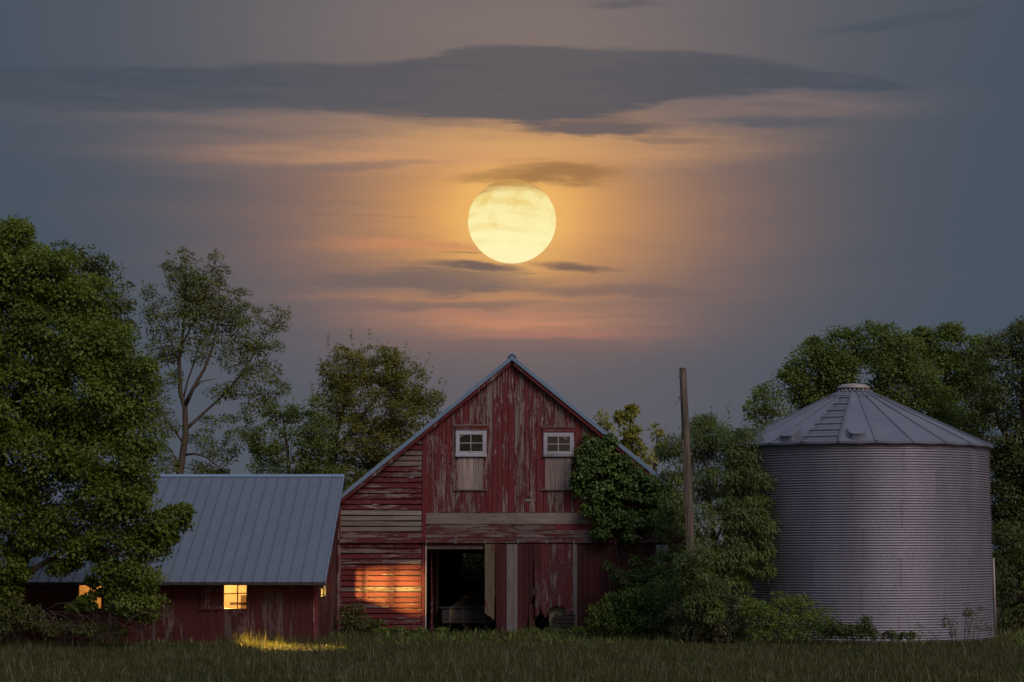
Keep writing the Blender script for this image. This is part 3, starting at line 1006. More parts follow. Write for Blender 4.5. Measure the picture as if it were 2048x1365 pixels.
def shed_window(wn, mull, bar):
    x0, x1, z0, z1 = wn
    f = MB()
    f.box(x0 - .03, x0 + .012, SYF - .01, SYF + .05, z0, z1).box(x1 - .012, x1 + .03, SYF - .01, SYF + .05, z0, z1)
    f.box(x0 - .03, x1 + .03, SYF - .012, SYF + .05, z0 - .03, z0).box(x0 - .03, x1 + .03, SYF - .012, SYF + .05, z1, z1 + .03)
    o = f.build('window', M['shed_wall'], shed)
    mx = x0 + (x1 - x0) * mull; bz = z0 + (z1 - z0) * bar
    MB().box(mx - .018, mx + .018, SYF + .012, SYF + .032, z0, z1).build('muntin', M['shed_wall'], o)
    MB().add([(x0, SYF + .014, bz - .03), (mx - .018, SYF + .014, bz - .012), (mx - .018, SYF + .030, bz - .012), (x0, SYF + .03, bz - .03),
              (x0, SYF + .014, bz + .0), (mx - .018, SYF + .014, bz + .018), (mx - .018, SYF + .030, bz + .018), (x0, SYF + .03, bz + .0)],
             [(3, 2, 1, 0), (4, 5, 6, 7), (0, 1, 5, 4), (1, 2, 6, 5), (2, 3, 7, 6), (3, 0, 4, 7)]).box(mx + .018, x1, SYF + .014, SYF + .03, bz - .008, bz + .022).build('muntin', M['shed_wall'], o)
    for a, b in ((x0 + .012, mx - .018), (mx + .018, x1 - .012)):
        MB().box(a, b, SYF + .036, SYF + .039, z0, z1).build('pane', M['clear_pane'], o)


shed_window(W1, .60, .60)
shed_window(W2, .5, .52)

# gable end wall facing the barn, with a three-light opening; back wall, left end, added partition for the window glow
OY0, OY1, OZ0, OZ1 = -6.01, -4.30, 1.40, 1.80
def shed_roof_z(y): return ZE + (ZR - ZE) * (1 - abs(y - SYR) / (SYR - SYF))
def gpoly(mb, y0, y1, z0, z1a, z1b, xa=SX1 - .06, xb=SX1):
    mb.add([(xa, y0, z0), (xb, y0, z0), (xb, y1, z0), (xa, y1, z0), (xa, y0, z1a), (xb, y0, z1a), (xb, y1, z1b), (xa, y1, z1b)],
           [(3, 2, 1, 0), (4, 5, 6, 7), (0, 1, 5, 4), (1, 2, 6, 5), (2, 3, 7, 6), (3, 0, 4, 7)])
gwall = MB().box(SX1 - .12, SX1 - .065, SYF + .12, -.2, .05, .15).build('gable_wall', M['beam'], shed)
y = SYF + .002
ys_ = []
while y < -.12:
    w = random.choice((.20, .23, .26)); e = min(y + w, -.08)
    for c in (OY0, OY1):
        if y < c - .03 < e - .02 or y < c < e: e = c
    ys_.append((y, e)); y = e
for a, b in ys_:
    xo = jit(.006)
    segs = [(.04, None)]
    if a >= OY0 - .001 and b <= OY1 + .001: segs = [(.04, OZ0), (OZ1, None)]
    for z0, z1 in segs:
        mb = MB()
        za, zb_ = (shed_roof_z(a) - .01, shed_roof_z(b) - .01) if z1 is None else (z1, z1)
        gpoly(mb, a + .004, b - .004, z0, za, zb_, SX1 - .055, SX1 + xo)
        mb.build('board', M['shed_wall'], gwall)
op = MB()
op.box(SX1 - .05, SX1 + .02, OY0 - .02, OY0 + .02, OZ0, OZ1).box(SX1 - .05, SX1 + .02, OY1 - .02, OY1 + .02, OZ0, OZ1)
op.box(SX1 - .05, SX1 + .021, OY0 - .02, OY1 + .02, OZ1, OZ1 + .03).box(SX1 - .05, SX1 + .021, OY0 - .02, OY1 + .02, OZ0 - .03, OZ0)
gw_o = op.build('side_window', M['near_black'], shed)
MB().add([(SX1 - .10, OY0 - .1, 1.525), (SX1 - .062, OY0 - .1, 1.525), (SX1 - .062, OY1 + .1, 1.725), (SX1 - .10, OY1 + .1, 1.725), (SX1 - .10, OY0 - .1, 1.90), (SX1 - .062, OY0 - .1, 1.90), (SX1 - .062, OY1 + .1, 1.95), (SX1 - .10, OY1 + .1, 1.95)],
         [(3, 2, 1, 0), (4, 5, 6, 7), (0, 1, 5, 4), (1, 2, 6, 5), (2, 3, 7, 6), (3, 0, 4, 7)]).build('light_cutoff_board', M['beam'], gw_o)  # added slanted board that trims the top of the lamplit wall patch
for yy in (-5.71, -5.07):
    MB().box(SX1 - .04, SX1 - .02, yy - .008, yy + .008, OZ0, OZ1).build('muntin', M['near_black'], gw_o)
MB().box(SX1 - .039, SX1 - .021, OY0 + .02, OY1 - .02, 1.447, 1.453).build('muntin', M['near_black'], gw_o)
rest = MB()
gpoly(rest, -.06, SYR + 5.0, .02, shed_roof_z(-.06) - .02, shed_roof_z(SYR + 5.0) - .02, SX1 - .06, SX1 - .005)
rest.box(SX0, SX1, SYB - .08, SYB, 0, ZE)
rest.box(SX0, SX0 + .08, SYF + .12, SYB - .1, 0, ZE)
rest.add([(SX0, SYF, ZE), (SX0 + .08, SYF, ZE), (SX0 + .08, SYB, ZE), (SX0, SYB, ZE), (SX0, SYR, ZR), (SX0 + .08, SYR, ZR)],
         [(0, 3, 4), (1, 5, 2), (0, 1, 2, 3), (0, 4, 5, 1), (3, 2, 5, 4)])
rest.build('rear_walls', M['shed_wall'], shed)
inner = MB()
IY = -3.9
inner.box(SX0 + .1, SX1 - .14, IY, IY + .04, 0, 3.4)
inner.build('glow_backing', M['pale_backing'], shed)  # added pale partition that bounces lamplight for an even window glow
# shelf and cupboard seen through the window
MB().box(sx(444), sx(477), -5.2, -5.0, sz(1210, -5), sz(1205, -5)).build('shelf', M['beam'], shed)
MB().box(sx(483, -5), sx(494, -5), -5.2, -4.9, .2, sz(1191, -5)).build('cupboard', M['beam'], shed)

# roof: standing-seam panels on the front slope, each its own piece
sl = (ZR - ZE) / (SYR - SYF)
def rp(x, y, h=0.0):
    nl = math.hypot(1, sl)
    return (x, y - h * sl / nl, ZR + .05 - (SYR - y) * sl + h / nl)
YE = -7.6
XR = -5.72
roof = MB().slab([(SX0 - .3, YE + .05, rp(0, YE + .05)[2] - .035), (XR - .03, YE + .05, rp(0, YE + .05)[2] - .035), (XR - .03, SYR, ZR + .015), (SX0 - .3, SYR, ZR + .015)], (0, -sl, 1), .03).build('roof', M['beam'], shed)
pw = .367
x = XR
while x > SX0 - .3:
    a, b = x - pw, x
    mb = MB()
    nl = Vector((0, -sl, 1)).normalized()
    mb.slab([rp(a + .004, YE), rp(b - .022, YE), rp(b - .022, SYR), rp(a + .004, SYR)], nl, .012)
    mb.slab([rp(b - .021, YE, .0), rp(b - .001, YE, .0), rp(b - .001, SYR, .0), rp(b - .021, SYR, .0)], nl, .042)
    mb.build('roof_panel', M['roof_steel'], roof)
    x = a
MB().slab([(SX0 - .3, SYR, ZR + .05), (SX1 - .01, SYR, ZR + .05), (SX1 - .01, SYB + .5, ZR + .05 - (SYB + .5 - SYR) * sl), (SX0 - .3, SYB + .5, ZR + .05 - (SYB + .5 - SYR) * sl)], (0, sl, 1), .02).build('rear_slope', M['roof_steel'], shed)
MB().slab([(SX1 - .008, SYR, ZR + .05), (XR, SYR, ZR + .05), (XR, -.3, ZR + .05 - (-.3 - SYR) * sl), (SX1 - .008, -.3, ZR + .05 - (-.3 - SYR) * sl)], (0, sl, 1), .02).build('rear_slope_edge', M['roof_steel'], shed)
bevel(MB().add([rp(SX0 - .3, SYR - .13, .045), rp(XR + .01, SYR - .13, .045), (XR + .01, SYR, ZR + .11), (SX0 - .3, SYR, ZR + .11), rp(SX0 - .3, SYR - .13, .02), rp(XR + .01, SYR - .13, .02), (XR + .01, SYR + .1, ZR + .05), (SX0 - .3, SYR + .1, ZR + .05)],
               [(0, 1, 2, 3), (0, 4, 5, 1), (3, 2, 6, 7), (1, 5, 6, 2), (0, 3, 7, 4)]).build('ridge_cap', M['rake_steel'], roof), .006)
bevel(MB().box(SX0 - .3, XR + .012, YE - .025, YE + .03, rp(0, YE)[2] - .085, rp(0, YE)[2] - .012).build('eave_trim', M['dull_steel'], roof), .006)
MB().box(SX0, SX1 + .1, SYF - .05, SYF - .012, 1.86, 1.98).build('fascia', M['shed_wall'], shed)
MB().slab([rp(XR + .002, YE, -.12), rp(XR + .022, YE, -.12), rp(XR + .022, SYR, -.12), rp(XR + .002, SYR, -.12)], (0, -sl, 1), .17).build('rake_trim', M['rake_steel'], roof)


# lamps burning inside the shed (warm bulbs), plus an added spot for the grass patch
def bulb(name, loc, watts, radius, color=(1.0, .56, .17), spot=None, aim=None, blend=.4):
    ld = bpy.data.lights.new(name, 'SPOT' if spot else 'POINT')
    ld.energy, ld.color, ld.shadow_soft_size = watts, color, radius
    if spot:
        ld.spot_size, ld.spot_blend = R(spot), blend
    o = bpy.data.objects.new(name, ld); COL.objects.link(o); o.location = loc
    if aim: o.rotation_euler = (Vector(aim) - Vector(loc)).to_track_quat('-Z', 'Y').to_euler()
    return o


bulb('shed_lamp', (-9.30, -5.55, 2.36), 290, .03, (1.0, .56, .16))
bulb('shed_lamp', (-12.6, -5.3, 2.36), 150, .03, (1.0, .41, .085))
bulb('grass_patch_spot', (-9.45, -5.52, 2.40), 34000, .06, (1.0, .62, .15), 66, (-8.53, -7.0, 1.44), .1)  # added spot beside the shed lamp, brightens the grass outside the window
bulb('work_lamp', (-6.30, -6.5, 1.48), 12000, .030, (1.0, .64, .14), 39, (-3.65, 0, 1.34), 1.0)


# ================================================================== GRAIN BIN
BX, BY, BR, BH = 11.33, -3.0, 4.30, 6.22
gbin = empty('grain_bin', (BX, BY, 0), 'round corrugated steel grain bin with a shallow cone roof', 'grain bin')


def bin_sheet():
    rings, per, pitch_ = 66, 6, BH / 77
    n = 14
    v, f = [], []
    H = 11 * pitch_
    for i in range(rings + 1):
        z = H * i / rings
        r = BR + .023 * math.sin(2 * math.pi * i / per)
        for k in range(n + 1):
            a = R(36.25) * k / n
            rr = r + (.004 if k == n else 0)
            v.append((rr * math.sin(a), -rr * math.cos(a), z))
    for i in range(rings):
        for k in range(n):
            p = i * (n + 1) + k
            f.append((p, p + 1, p + n + 2, p + n + 1))
    me = bpy.data.meshes.new('wall_sheet'); me.from_pydata(v, [], f); me.update()
    me.polygons.foreach_set('use_smooth', [True] * len(me.polygons))
    me.materials.append(M['bin_wall'])
    return me


sheet = bin_sheet()
bolts = MB()
for ring in range(7):
    ph = (ring % 2) * 18 + 7 + (ring * 3) % 5
    for k in range(10):
        o = bpy.data.objects.new('wall_sheet', sheet); COL.objects.link(o)
        o.parent = gbin; o.location = (0, 0, ring * BH / 7); o.rotation_euler = (0, 0, R(ph + 36 * k))
        a = R(ph + 36 * k)
        for j in range(11):
            if -math.cos(a) > .35: continue
            z = ring * BH / 7 + (j + .25) * BH / 77
            c, s_ = math.cos(a), math.sin(a); r = BR + .024
            for da in (0.0, .011):
                c, s_ = math.cos(a + da), math.sin(a + da)
                px_, py_ = BX + r * s_, BY - r * c
                t = Vector((c, s_, 0)) * .009; n_ = Vector((s_, -c, 0)) * .010; p_ = Vector((px_, py_, z))
                q = [p_ - t - Vector((0, 0, .011)), p_ + t - Vector((0, 0, .011)), p_ + t + Vector((0, 0, .011)), p_ - t + Vector((0, 0, .011))]
                bolts.slab(q, n_, .010)
    for k in range(64):
        a = R(k * 360 / 64)
        if -math.cos(a) > .35: continue
        r = BR + .024; z = ring * BH / 7 + BH / 77 * .25
        c, s_ = math.cos(a), math.sin(a); p_ = Vector((BX + r * s_, BY - r * c, z)); t = Vector((c, s_, 0)) * .010
        bolts.slab([p_ - t - Vector((0, 0, .01)), p_ + t - Vector((0, 0, .01)), p_ + t + Vector((0, 0, .01)), p_ - t + Vector((0, 0, .01))], Vector((s_, -c, 0)), .010)
bo = bolts.build('bolt', M['bin_cap'], gbin); bo['kind'] = 'stuff'
MB().lathe((BX, BY), [(BR - .05, -.05), (BR + .03, -.05), (BR + .03, .05), (BR - .05, .05)], 60).build('base_ring', M['rust'], gbin)

RR0, RZ0, RR1, RZ1 = .50, 8.06, 4.43, 6.20      # roof cone inner and outer rim
def cone(a, t, h=0.0):
    """a angle (0 faces the camera), t 0 at the cap .. 1 at the eave"""
    r = RR0 + (RR1 - RR0) * t; z = RZ0 + (RZ1 - RZ0) * t
    k = math.hypot(RR1 - RR0, RZ0 - RZ1)
    r += h * (RZ0 - RZ1) / k; z += h * (RR1 - RR0) / k
    return (BX + r * math.sin(a), BY - r * math.cos(a), z)


broof = MB().lathe((BX, BY), [(BR - .03, 6.08), (BR + .10, 6.12), (.45, 8.0), (.43, 7.98)], 48).build('roof', M['bin_roof'], gbin)
NP = 24
for k in range(NP):
    a0 = R(-1.2 + 15 * k); a1 = a0 + R(15)
    mb = MB()
    g0, g1 = a0 + .002, a1 - .002
    am = (a0 + a1) / 2
    # pan dips slightly between the ribs, eave edge scalloped
    top_ = [cone(g0, 0, .012), cone(am, 0, .004), cone(g1, 0, .012)]
    botm = [cone(g0, 1, .012), cone(am, 1.006, .0), cone(g1, 1, .012)]
    lip = [(p[0], p[1], p[2] - .07) for p in botm]
    vs = top_ + botm + lip
    mb.add(vs, [(0, 3, 4, 1), (1, 4, 5, 2), (3, 6, 7, 4), (4, 7, 8, 5)])
    pan = mb.build('roof_panel', M['bin_roof'], broof)
    rb = MB()
    w0, w1 = .034, .042
    c0, c1 = cone(a0, .0, .014), cone(a0, 1.006, .014)
    t = Vector((math.cos(a0), math.sin(a0), 0))
    n_ = Vector(cone(a0, .5, 1.0)) - Vector(cone(a0, .5, 0.0))
    rb.slab([Vector(c0) - t * w0, Vector(c1) - t * w1, Vector(c1) + t * w1, Vector(c0) + t * w0], n_, .022)
    bevel(rb.build('rib', M['bin_roof'], broof), .010)
    # stub bars near the peak on every other panel
    if k % 2 == 0 or k in (21,):
        MB().tube([cone(a0 + .01, .145, .09), cone(a1 - .01, .145, .09)], .016, 6).tube([cone(a0, .145, .03), cone(a0 + .01, .145, .09)], .014, 5).tube([cone(a1, .145, .03), cone(a1 - .01, .145, .09)], .014, 5).build('grab_bar', M['bin_roof'], broof)
# roof ladder on the panel left of centre
la, lb = R(-1.2 - 30), R(-1.2 - 15)
lad = MB()
for t in (.02, 1.0):
    lad.tube([cone(la, t, .03), cone(la, t, .08)], .014, 5)
for a in (la, lb):
    lad.tube([cone(a, .15, .075), cone(a, .99, .075)], .014, 6)
lado = lad.build('roof_ladder', M['bin_roof'], broof)
for t in (.20, .33, .46, .59, .72, .84, .96):
    MB().slab([cone(la, t, .085), cone(la, t + .008, .085), cone(lb, t + .008, .085), cone(lb, t, .085)], Vector(cone(la, .5, 1)) - Vector(cone(la, .5, 0)), .05).build('rung', M['bin_roof'], lado)
# two rounded roof vents
def vent(a, t0, t1, wd, name):
    mb = MB(); ring_lo, ring_hi = [], []
    c0, c1 = Vector(cone(a, t0)), Vector(cone(a, t1))
    down = (c1 - c0).normalized(); t = Vector((math.cos(a), math.sin(a), 0)); n_ = (Vector(cone(a, .5, 1)) - Vector(cone(a, .5, 0))).normalized()
    L = (c1 - c0).length
    out = []
    for k in range(28):
        q = 2 * math.pi * k / 28
        ex = math.copysign(abs(math.cos(q)) ** .5, math.cos(q)); ez = math.copysign(abs(math.sin(q)) ** .5, math.sin(q))
        out.append((ex * wd, L / 2 + ez * L / 2))
    lo = [c0 + t * u + down * w for u, w in out]
    up_ = [p + Vector((0, 0, .16)) + n_ * .0 for p in lo]
    top = [c0 + t * u * 1.08 + down * (L / 2 + (w - L / 2) * 1.08) + Vector((0, 0, .165)) + n_ * .0 for u, w in out]
    top2 = [p + Vector((0, 0, .035)) for p in top]
    n = 28
    mb.add(lo + up_, [(i, (i + 1) % n, (i + 1) % n + n, i + n) for i in range(n)] + [tuple(range(n, 2 * n))])
    v = mb.build(name, M['bin_roof'], broof)
    MB().add(top + top2, [(i, (i + 1) % n, (i + 1) % n + n, i + n) for i in range(n)] + [tuple(range(n, 2 * n)), tuple(range(n - 1, -1, -1))]).build('lid', M['bin_roof'], v)


vent(R(-8.8), .80, .97, .24, 'roof_vent')
vent(R(-39), .83, .985, .26, 'roof_vent')
# peak cap
capm = MB().lathe((BX, BY), [(.44, 8.00), (.44, 8.12), (.42, 8.12)], 32)
capm.build('cap_collar', M['dark_void'], broof)
MB().lathe((BX - .03, BY), [(.46, 8.16), (.53, 8.13), (.545, 8.17), (.52, 8.24), (.38, 8.30), (.16, 8.325), (.02, 8.33)], 36).build('peak_cap', M['bin_cap'], broof, True)
for k in range(24):
    a = R(-1.2 + 15 * k + 7.5)
    if math.cos(a) < -.2: continue
    MB().slab([cone(a - .06, .0, .03), cone(a - .06, .02, .03), cone(a + .06, .02, .03), cone(a + .06, .0, .03)], Vector(cone(a, .5, 1)) - Vector(cone(a, .5, 0)), .03).build('cap_clip', M['white'], broof)
# standpipe on the far right side
px_ = at(1990, 1200, -3.2)[0]
sp_ = empty('auger_pipe', (px_, -3.2, 0), 'thin grey steel pipe standing against the right side of the grain bin', 'pipe')
MB().tube([(px_, -3.2, .1), (px_ - .02, -3.2, at(1990, 1117, -3.2)[2])], .035, 10).build('pipe', M['bin_cap'], sp_, True)
MB().tube([(px_ - .10, -3.15, .6), (px_ - .11, -3.15, at(1985, 1119, -3.2)[2])], .045, 10).build('flat_channel', M['rust'], sp_, True)
MB().box(px_ - .16, px_ + .06, -3.27, -3.07, -.02, .10).build('foot', M['mortar'], sp_)


# ================================================================== UTILITY POLE
def pole():
    Y = -7.3
    top, mid, low = at(1365.5, 740, Y), at(1376, 900, Y), at(1388, 1300, Y)
    p = empty('utility_pole', (low[0], Y, 0), 'bare leaning wooden pole standing among the foliage by the bin', 'pole')
    b = Vector((low[0], Y, -.3))
    t = Vector(top); mb = MB()
    pts, rad = [], []
    for k in range(9):
        f = k / 8
        q = Vector(at(1388 + (1365.5 - 1388) * f ** 1.15, 1300 + (740 - 1300) * f, Y))
        pts.append(q); rad.append(.155 + (.108 - .155) * f)
    mb.tube(pts, rad, 14)
    mb.build('shaft', M['pole'], p, True)
    MB().tube([pts[k] + Vector((-rad[k] * .80, -rad[k] * .55, 0)) for k in range(7)], .028, 6).build('dark_side_strip', M['beam'], p, True)  # dark half-round strip down the left side of the shaft
    MB().tube([Vector(pts[-1]) + Vector((0, 0, .002)), Vector(pts[-1]) + Vector((0, 0, .06))], [.112, .092], 12).build('cap', M['beam'], p)
    for (px, py, ln) in ((1361, 757, .16), (1361, 800, .13)):
        q = Vector(at(px, py, Y - .05))
        MB().tube([q + Vector((.16, .05, -.01)), q + Vector((.0, -.02, .01)), q + Vector((-.03, -.02, .05))], [.012, .012, .010], 6).build('bracket', M['iron'], p)
        MB().lathe((q.x - .035, q.y - .02), [(.012, q.z + .03), (.034, q.z + .04), (.026, q.z + .07), (.034, q.z + .10), (.014, q.z + .125)], 10).build('insulator', M['porcelain'], p, True)
    q = Vector(at(1357, 800, Y - .06))
    MB().tube([q + Vector((.05, 0, .02)), q + Vector((-.05, 0, -.06)), q + Vector((-.09, .01, -.16)), q + Vector((-.06, .02, -.10))], .006, 4).build('wire_end', M['iron'], p)


pole()


# ================================================================== TREES AND PLANTS
def tree(name, base, label, lobes, Y0, mat, trunk, cat='tree', group=None, bark='bark', tw=None, **k):
    t = empty(name, (at(base, 1265, Y0)[0], Y0, 0), label, cat, group)
    cr, cl = crown('crown', lobes, Y0, M[mat], t, **k)
    if trunk:
        limbs('trunk', trunk, M[bark], t)
        if tw: twigs('twigs', cl, trunk, M[bark], t, **tw)
    return t


# big maple in front of the shed
mY = -10.5
maple_lobes = [(-40, 520, 110, 95), (30, 475, 35, 42), (60, 560, 85, 75), (125, 560, 60, 62), (170, 610, 62, 70), (-10, 650, 130, 100), (110, 690, 120, 90),
               (200, 690, 62, 62), (235, 690, 40, 45), (30, 800, 150, 100), (160, 800, 120, 90), (255, 790, 62, 66), (285, 740, 34, 40), (60, 920, 130, 90),
               (190, 910, 105, 80), (270, 880, 52, 60), (280, 960, 38, 45), (205, 1000, 85, 60), (270, 1010, 60, 40), (325, 1048, 48, 26), (352, 1030, 26, 20), (300, 1085, 52, 36),
               (235, 1090, 72, 50), (285, 1150, 42, 46), (258, 1190, 56, 55), (295, 1210, 36, 32), (222, 1150, 34, 36), (190, 1165, 14, 8), (172, 1200, 12, 10), (150, 1215, 12, 8), (182, 1188, 18, 12), (176, 1212, 16, 6), (345, 1038, 32, 20), (365, 1030, 12, 10), (330, 1080, 26, 14), (135, 1040, 70, 44), (75, 1055, 50, 32),
               (20, 1020, 60, 50), (-30, 1000, 90, 90), (12, 1115, 44, 34), (70, 1085, 46, 24), (30, 1150, 30, 14), (160, 1100, 46, 30), (120, 1130, 34, 20), (-140, 760, 190, 260), (-120, 1030, 120, 110), (-30, 1190, 60, 50), (165, 500, 0, 0)]
maple_lobes = [l for l in maple_lobes if l[2] > 0]
mt = [[(-95, 1300, mY, .34), (-90, 1220, mY, .29), (-70, 1150, mY, .26), (-60, 1050, mY, .24), (-50, 900, mY, .19), (-20, 700, mY, .10), (0, 560, mY, .04)],
      [(-75, 1180, mY, .15), (0, 1165, mY + .2, .12), (50, 1150, mY + .2, .10), (90, 1126, mY + .2, .085), (135, 1100, mY + .1, .07), (190, 1092, mY, .05), (240, 1110, mY - .2, .03), (285, 1150, mY - .3, .02)],
      [(130, 1103, mY + .1, .04), (185, 1120, mY, .03), (230, 1170, mY - .1, .02)],
      [(-60, 1040, mY, .15), (40, 960, mY + .2, .11), (140, 900, mY + .2, .07), (250, 860, mY, .03)],
      [(-50, 880, mY, .12), (50, 780, mY + .3, .08), (150, 690, mY + .2, .04)],
      [(60, 1010, mY, .05), (180, 1040, mY - .4, .035), (300, 1050, mY - .6, .02), (365, 1035, mY - .7, .01)]]
tree('maple_tree', -95, 'big leafy maple hanging over the left end of the shed', maple_lobes, mY, 'maple', mt, leaf=(.13, .105), clump=.50, per=95, cover=.98, droop=.45, shell=.45, flat=.58, tw=dict(r=.010, keep=.10, maxd=1.4), holes=((154, 1166, 207, 1221, .66), (60, 1095, 135, 1166, .45), (135, 1120, 215, 1166, .30)))

# dark tree glimpsed behind the maple
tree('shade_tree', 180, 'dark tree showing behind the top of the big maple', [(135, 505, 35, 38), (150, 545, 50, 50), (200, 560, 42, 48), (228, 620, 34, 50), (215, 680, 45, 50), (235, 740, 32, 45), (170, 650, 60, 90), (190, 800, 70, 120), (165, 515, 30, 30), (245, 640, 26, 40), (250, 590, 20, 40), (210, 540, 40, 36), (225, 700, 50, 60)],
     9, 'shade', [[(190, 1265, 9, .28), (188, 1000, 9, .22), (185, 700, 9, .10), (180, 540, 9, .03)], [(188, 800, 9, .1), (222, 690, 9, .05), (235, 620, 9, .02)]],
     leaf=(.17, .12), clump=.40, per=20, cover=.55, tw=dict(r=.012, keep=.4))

# slender tree behind the shed
sY = 10
st_ = [[(352, 1265, sY, .18), (356, 1060, sY, .16), (359, 952, sY, .145), (366, 905, sY, .135), (371, 868, sY, .125), (370, 815, sY, .105), (361, 788, sY, .09), (358, 718, sY, .07), (364, 680, sY, .055), (372, 600, sY, .03), (370, 520, sY, .012)],
       [(370, 812, sY, .10), (385, 780, sY - .2, .075), (409, 738, sY - .3, .06), (422, 705, sY - .3, .05), (436, 650, sY - .3, .035), (440, 560, sY - .2, .015)],
       [(375, 856, sY, .075), (395, 838, sY + .2, .062), (418, 817, sY + .3, .05), (444, 794, sY + .3, .042), (488, 743, sY + .3, .03), (515, 697, sY + .3, .022), (545, 655, sY + .3, .01)],
       [(369, 910, sY, .055), (390, 908, sY - .3, .045), (412, 914, sY - .4, .04), (437, 934, sY - .4, .032), (466, 953, sY - .4, .02)],
       [(357, 930, sY, .05), (348, 912, sY, .042), (338, 897, sY, .035), (322, 885, sY, .02)],
       [(363, 882, sY, .05), (350, 862, sY + .2, .042), (337, 846, sY + .2, .036), (315, 815, sY + .2, .02)],
       [(366, 800, sY, .045), (376, 760, sY + .2, .035), (385, 735, sY + .2, .03), (400, 680, sY + .2, .02)],
       [(386, 780, sY - .2, .04), (402, 764, sY - .2, .03), (430, 758, sY - .2, .02)],
       [(358, 730, sY, .045), (345, 690, sY - .2, .03), (325, 640, sY - .2, .015), (305, 595, sY - .2, .008)],
       [(480, 752, sY + .3, .025), (520, 745, sY + .3, .018), (570, 750, sY + .3, .01)],
       [(364, 690, sY, .04), (390, 640, sY + .3, .03), (420, 570, sY + .3, .015), (430, 530, sY + .3, .008)]]
sl_ = [(370, 555, 42, 48), (345, 535, 26, 24), (368, 512, 16, 18), (415, 560, 48, 42), (432, 520, 16, 16), (455, 600, 42, 45), (302, 590, 18, 20), (300, 625, 18, 22), (320, 645, 34, 36), (378, 630, 52, 48), (440, 660, 55, 46),
       (500, 632, 30, 24), (545, 655, 32, 26), (562, 628, 20, 16), (495, 690, 40, 30), (520, 745, 52, 36), (560, 775, 26, 26), (470, 780, 34, 24), (345, 690, 34, 36), (308, 690, 18, 26), (318, 775, 22, 26), (325, 825, 24, 34),
       (318, 900, 24, 20), (470, 880, 40, 26), (440, 842, 34, 16), (345, 935, 26, 14), (425, 946, 36, 8), (500, 830, 26, 26), (512, 800, 34, 26), (395, 590, 40, 40), (470, 720, 40, 30), (410, 620, 50, 40), (360, 600, 40, 40), (335, 860, 26, 26), (312, 850, 18, 26), (400, 880, 34, 22), (430, 900, 30, 20), (345, 760, 22, 26), (455, 915, 26, 16), (330, 930, 30, 18), (500, 870, 30, 22), (395, 935, 26, 14), (525, 700, 40, 30), (480, 640, 36, 30), (540, 800, 30, 26), (330, 725, 28, 28), (440, 790, 30, 22), (400, 700, 40, 36)]
tree('slender_tree', 352, 'tall slender tree with airy crown and forked trunk behind the shed', sl_, sY, 'slim', st_, leaf=(.13, .08), clump=.30, shoots=[(338, 500, 540, -3), (370, 492, 540, 2), (382, 505, 545, 4), (430, 500, 540, 2), (441, 505, 545, 5), (420, 515, 550, -2), (289, 560, 600, -4), (297, 565, 600, 2), (498, 580, 620, 6), (572, 610, 640, 8), (556, 615, 640, 2)], per=19, cover=.58, shell=.2, tw=dict(r=.009, keep=.75, maxd=1.3))

# bushy pair behind the shed roof
bt = [[(640, 1265, 11, .22), (650, 1000, 11, .17), (672, 900, 11, .13), (705, 860, 11, .10), (750, 800, 11, .06), (790, 730, 11, .02)],
      [(650, 930, 11, .12), (690, 880, 10.5, .09), (730, 850, 10.4, .06), (800, 815, 10.4, .03)],
      [(668, 900, 11, .08), (690, 800, 11, .05), (710, 720, 11, .02)]]
bl = [(705, 745, 50, 48), (760, 735, 52, 46), (815, 765, 48, 46), (860, 795, 28, 26), (672, 790, 42, 46), (745, 810, 90, 62), (825, 835, 58, 52), (705, 880, 95, 60), (790, 900, 80, 55), (700, 960, 110, 50), (780, 980, 80, 50),
      (680, 715, 18, 22), (655, 745, 16, 26), (780, 715, 24, 16)]
bsh = [(660, 668, 740, -4), (676, 684, 740, -3), (690, 690, 740, 4), (704, 664, 730, -2), (722, 680, 720, 2), (737, 662, 720, 4), (752, 682, 720, 3), (768, 680, 720, 6), (790, 690, 730, 4), (804, 684, 730, 8), (826, 716, 750, 8), (846, 706, 760, 12), (640, 740, 800, -6), (648, 716, 780, -8), (866, 758, 790, 16), (880, 762, 790, 14), (632, 770, 820, -8), (715, 690, 740, -8), (815, 700, 750, 4), (856, 735, 770, 10)]
tree('bushy_tree', 640, 'bushy olive tree with ragged top between shed ridge and barn roof', bl, 11, 'bushy', bt, shoots=bsh, leaf=(.14, .075), clump=.32, per=36, cover=.72, shell=.4, droop=.15, tw=dict(r=.010, keep=.35, maxd=2.0))
bl2 = [(560, 835, 40, 32), (600, 850, 46, 42), (535, 885, 34, 42), (640, 880, 48, 46), (590, 920, 70, 46), (512, 930, 18, 26), (632, 812, 18, 30), (510, 890, 10, 20), (570, 975, 70, 40), (640, 960, 60, 50)]
tree('leafy_sapling', 580, 'lower fresh green tree left of the bushy olive tree', bl2, 8.5, 'fresh', [[(585, 1265, 8.5, .13), (582, 1000, 8.5, .10), (575, 900, 8.5, .06), (565, 830, 8.5, .02)], [(582, 960, 8.5, .06), (620, 890, 8.5, .03)]],
     shoots=[(540, 790, 840, -3), (552, 800, 840, 2), (570, 795, 840, -2), (586, 790, 840, 3), (604, 800, 850, 4), (626, 770, 840, -2), (636, 785, 840, 2), (648, 790, 850, 3), (512, 865, 920, -5)], leaf=(.14, .085), clump=.32, per=32, cover=.62, shell=.4, droop=.15, tw=dict(r=.010, keep=.4, maxd=2.0))

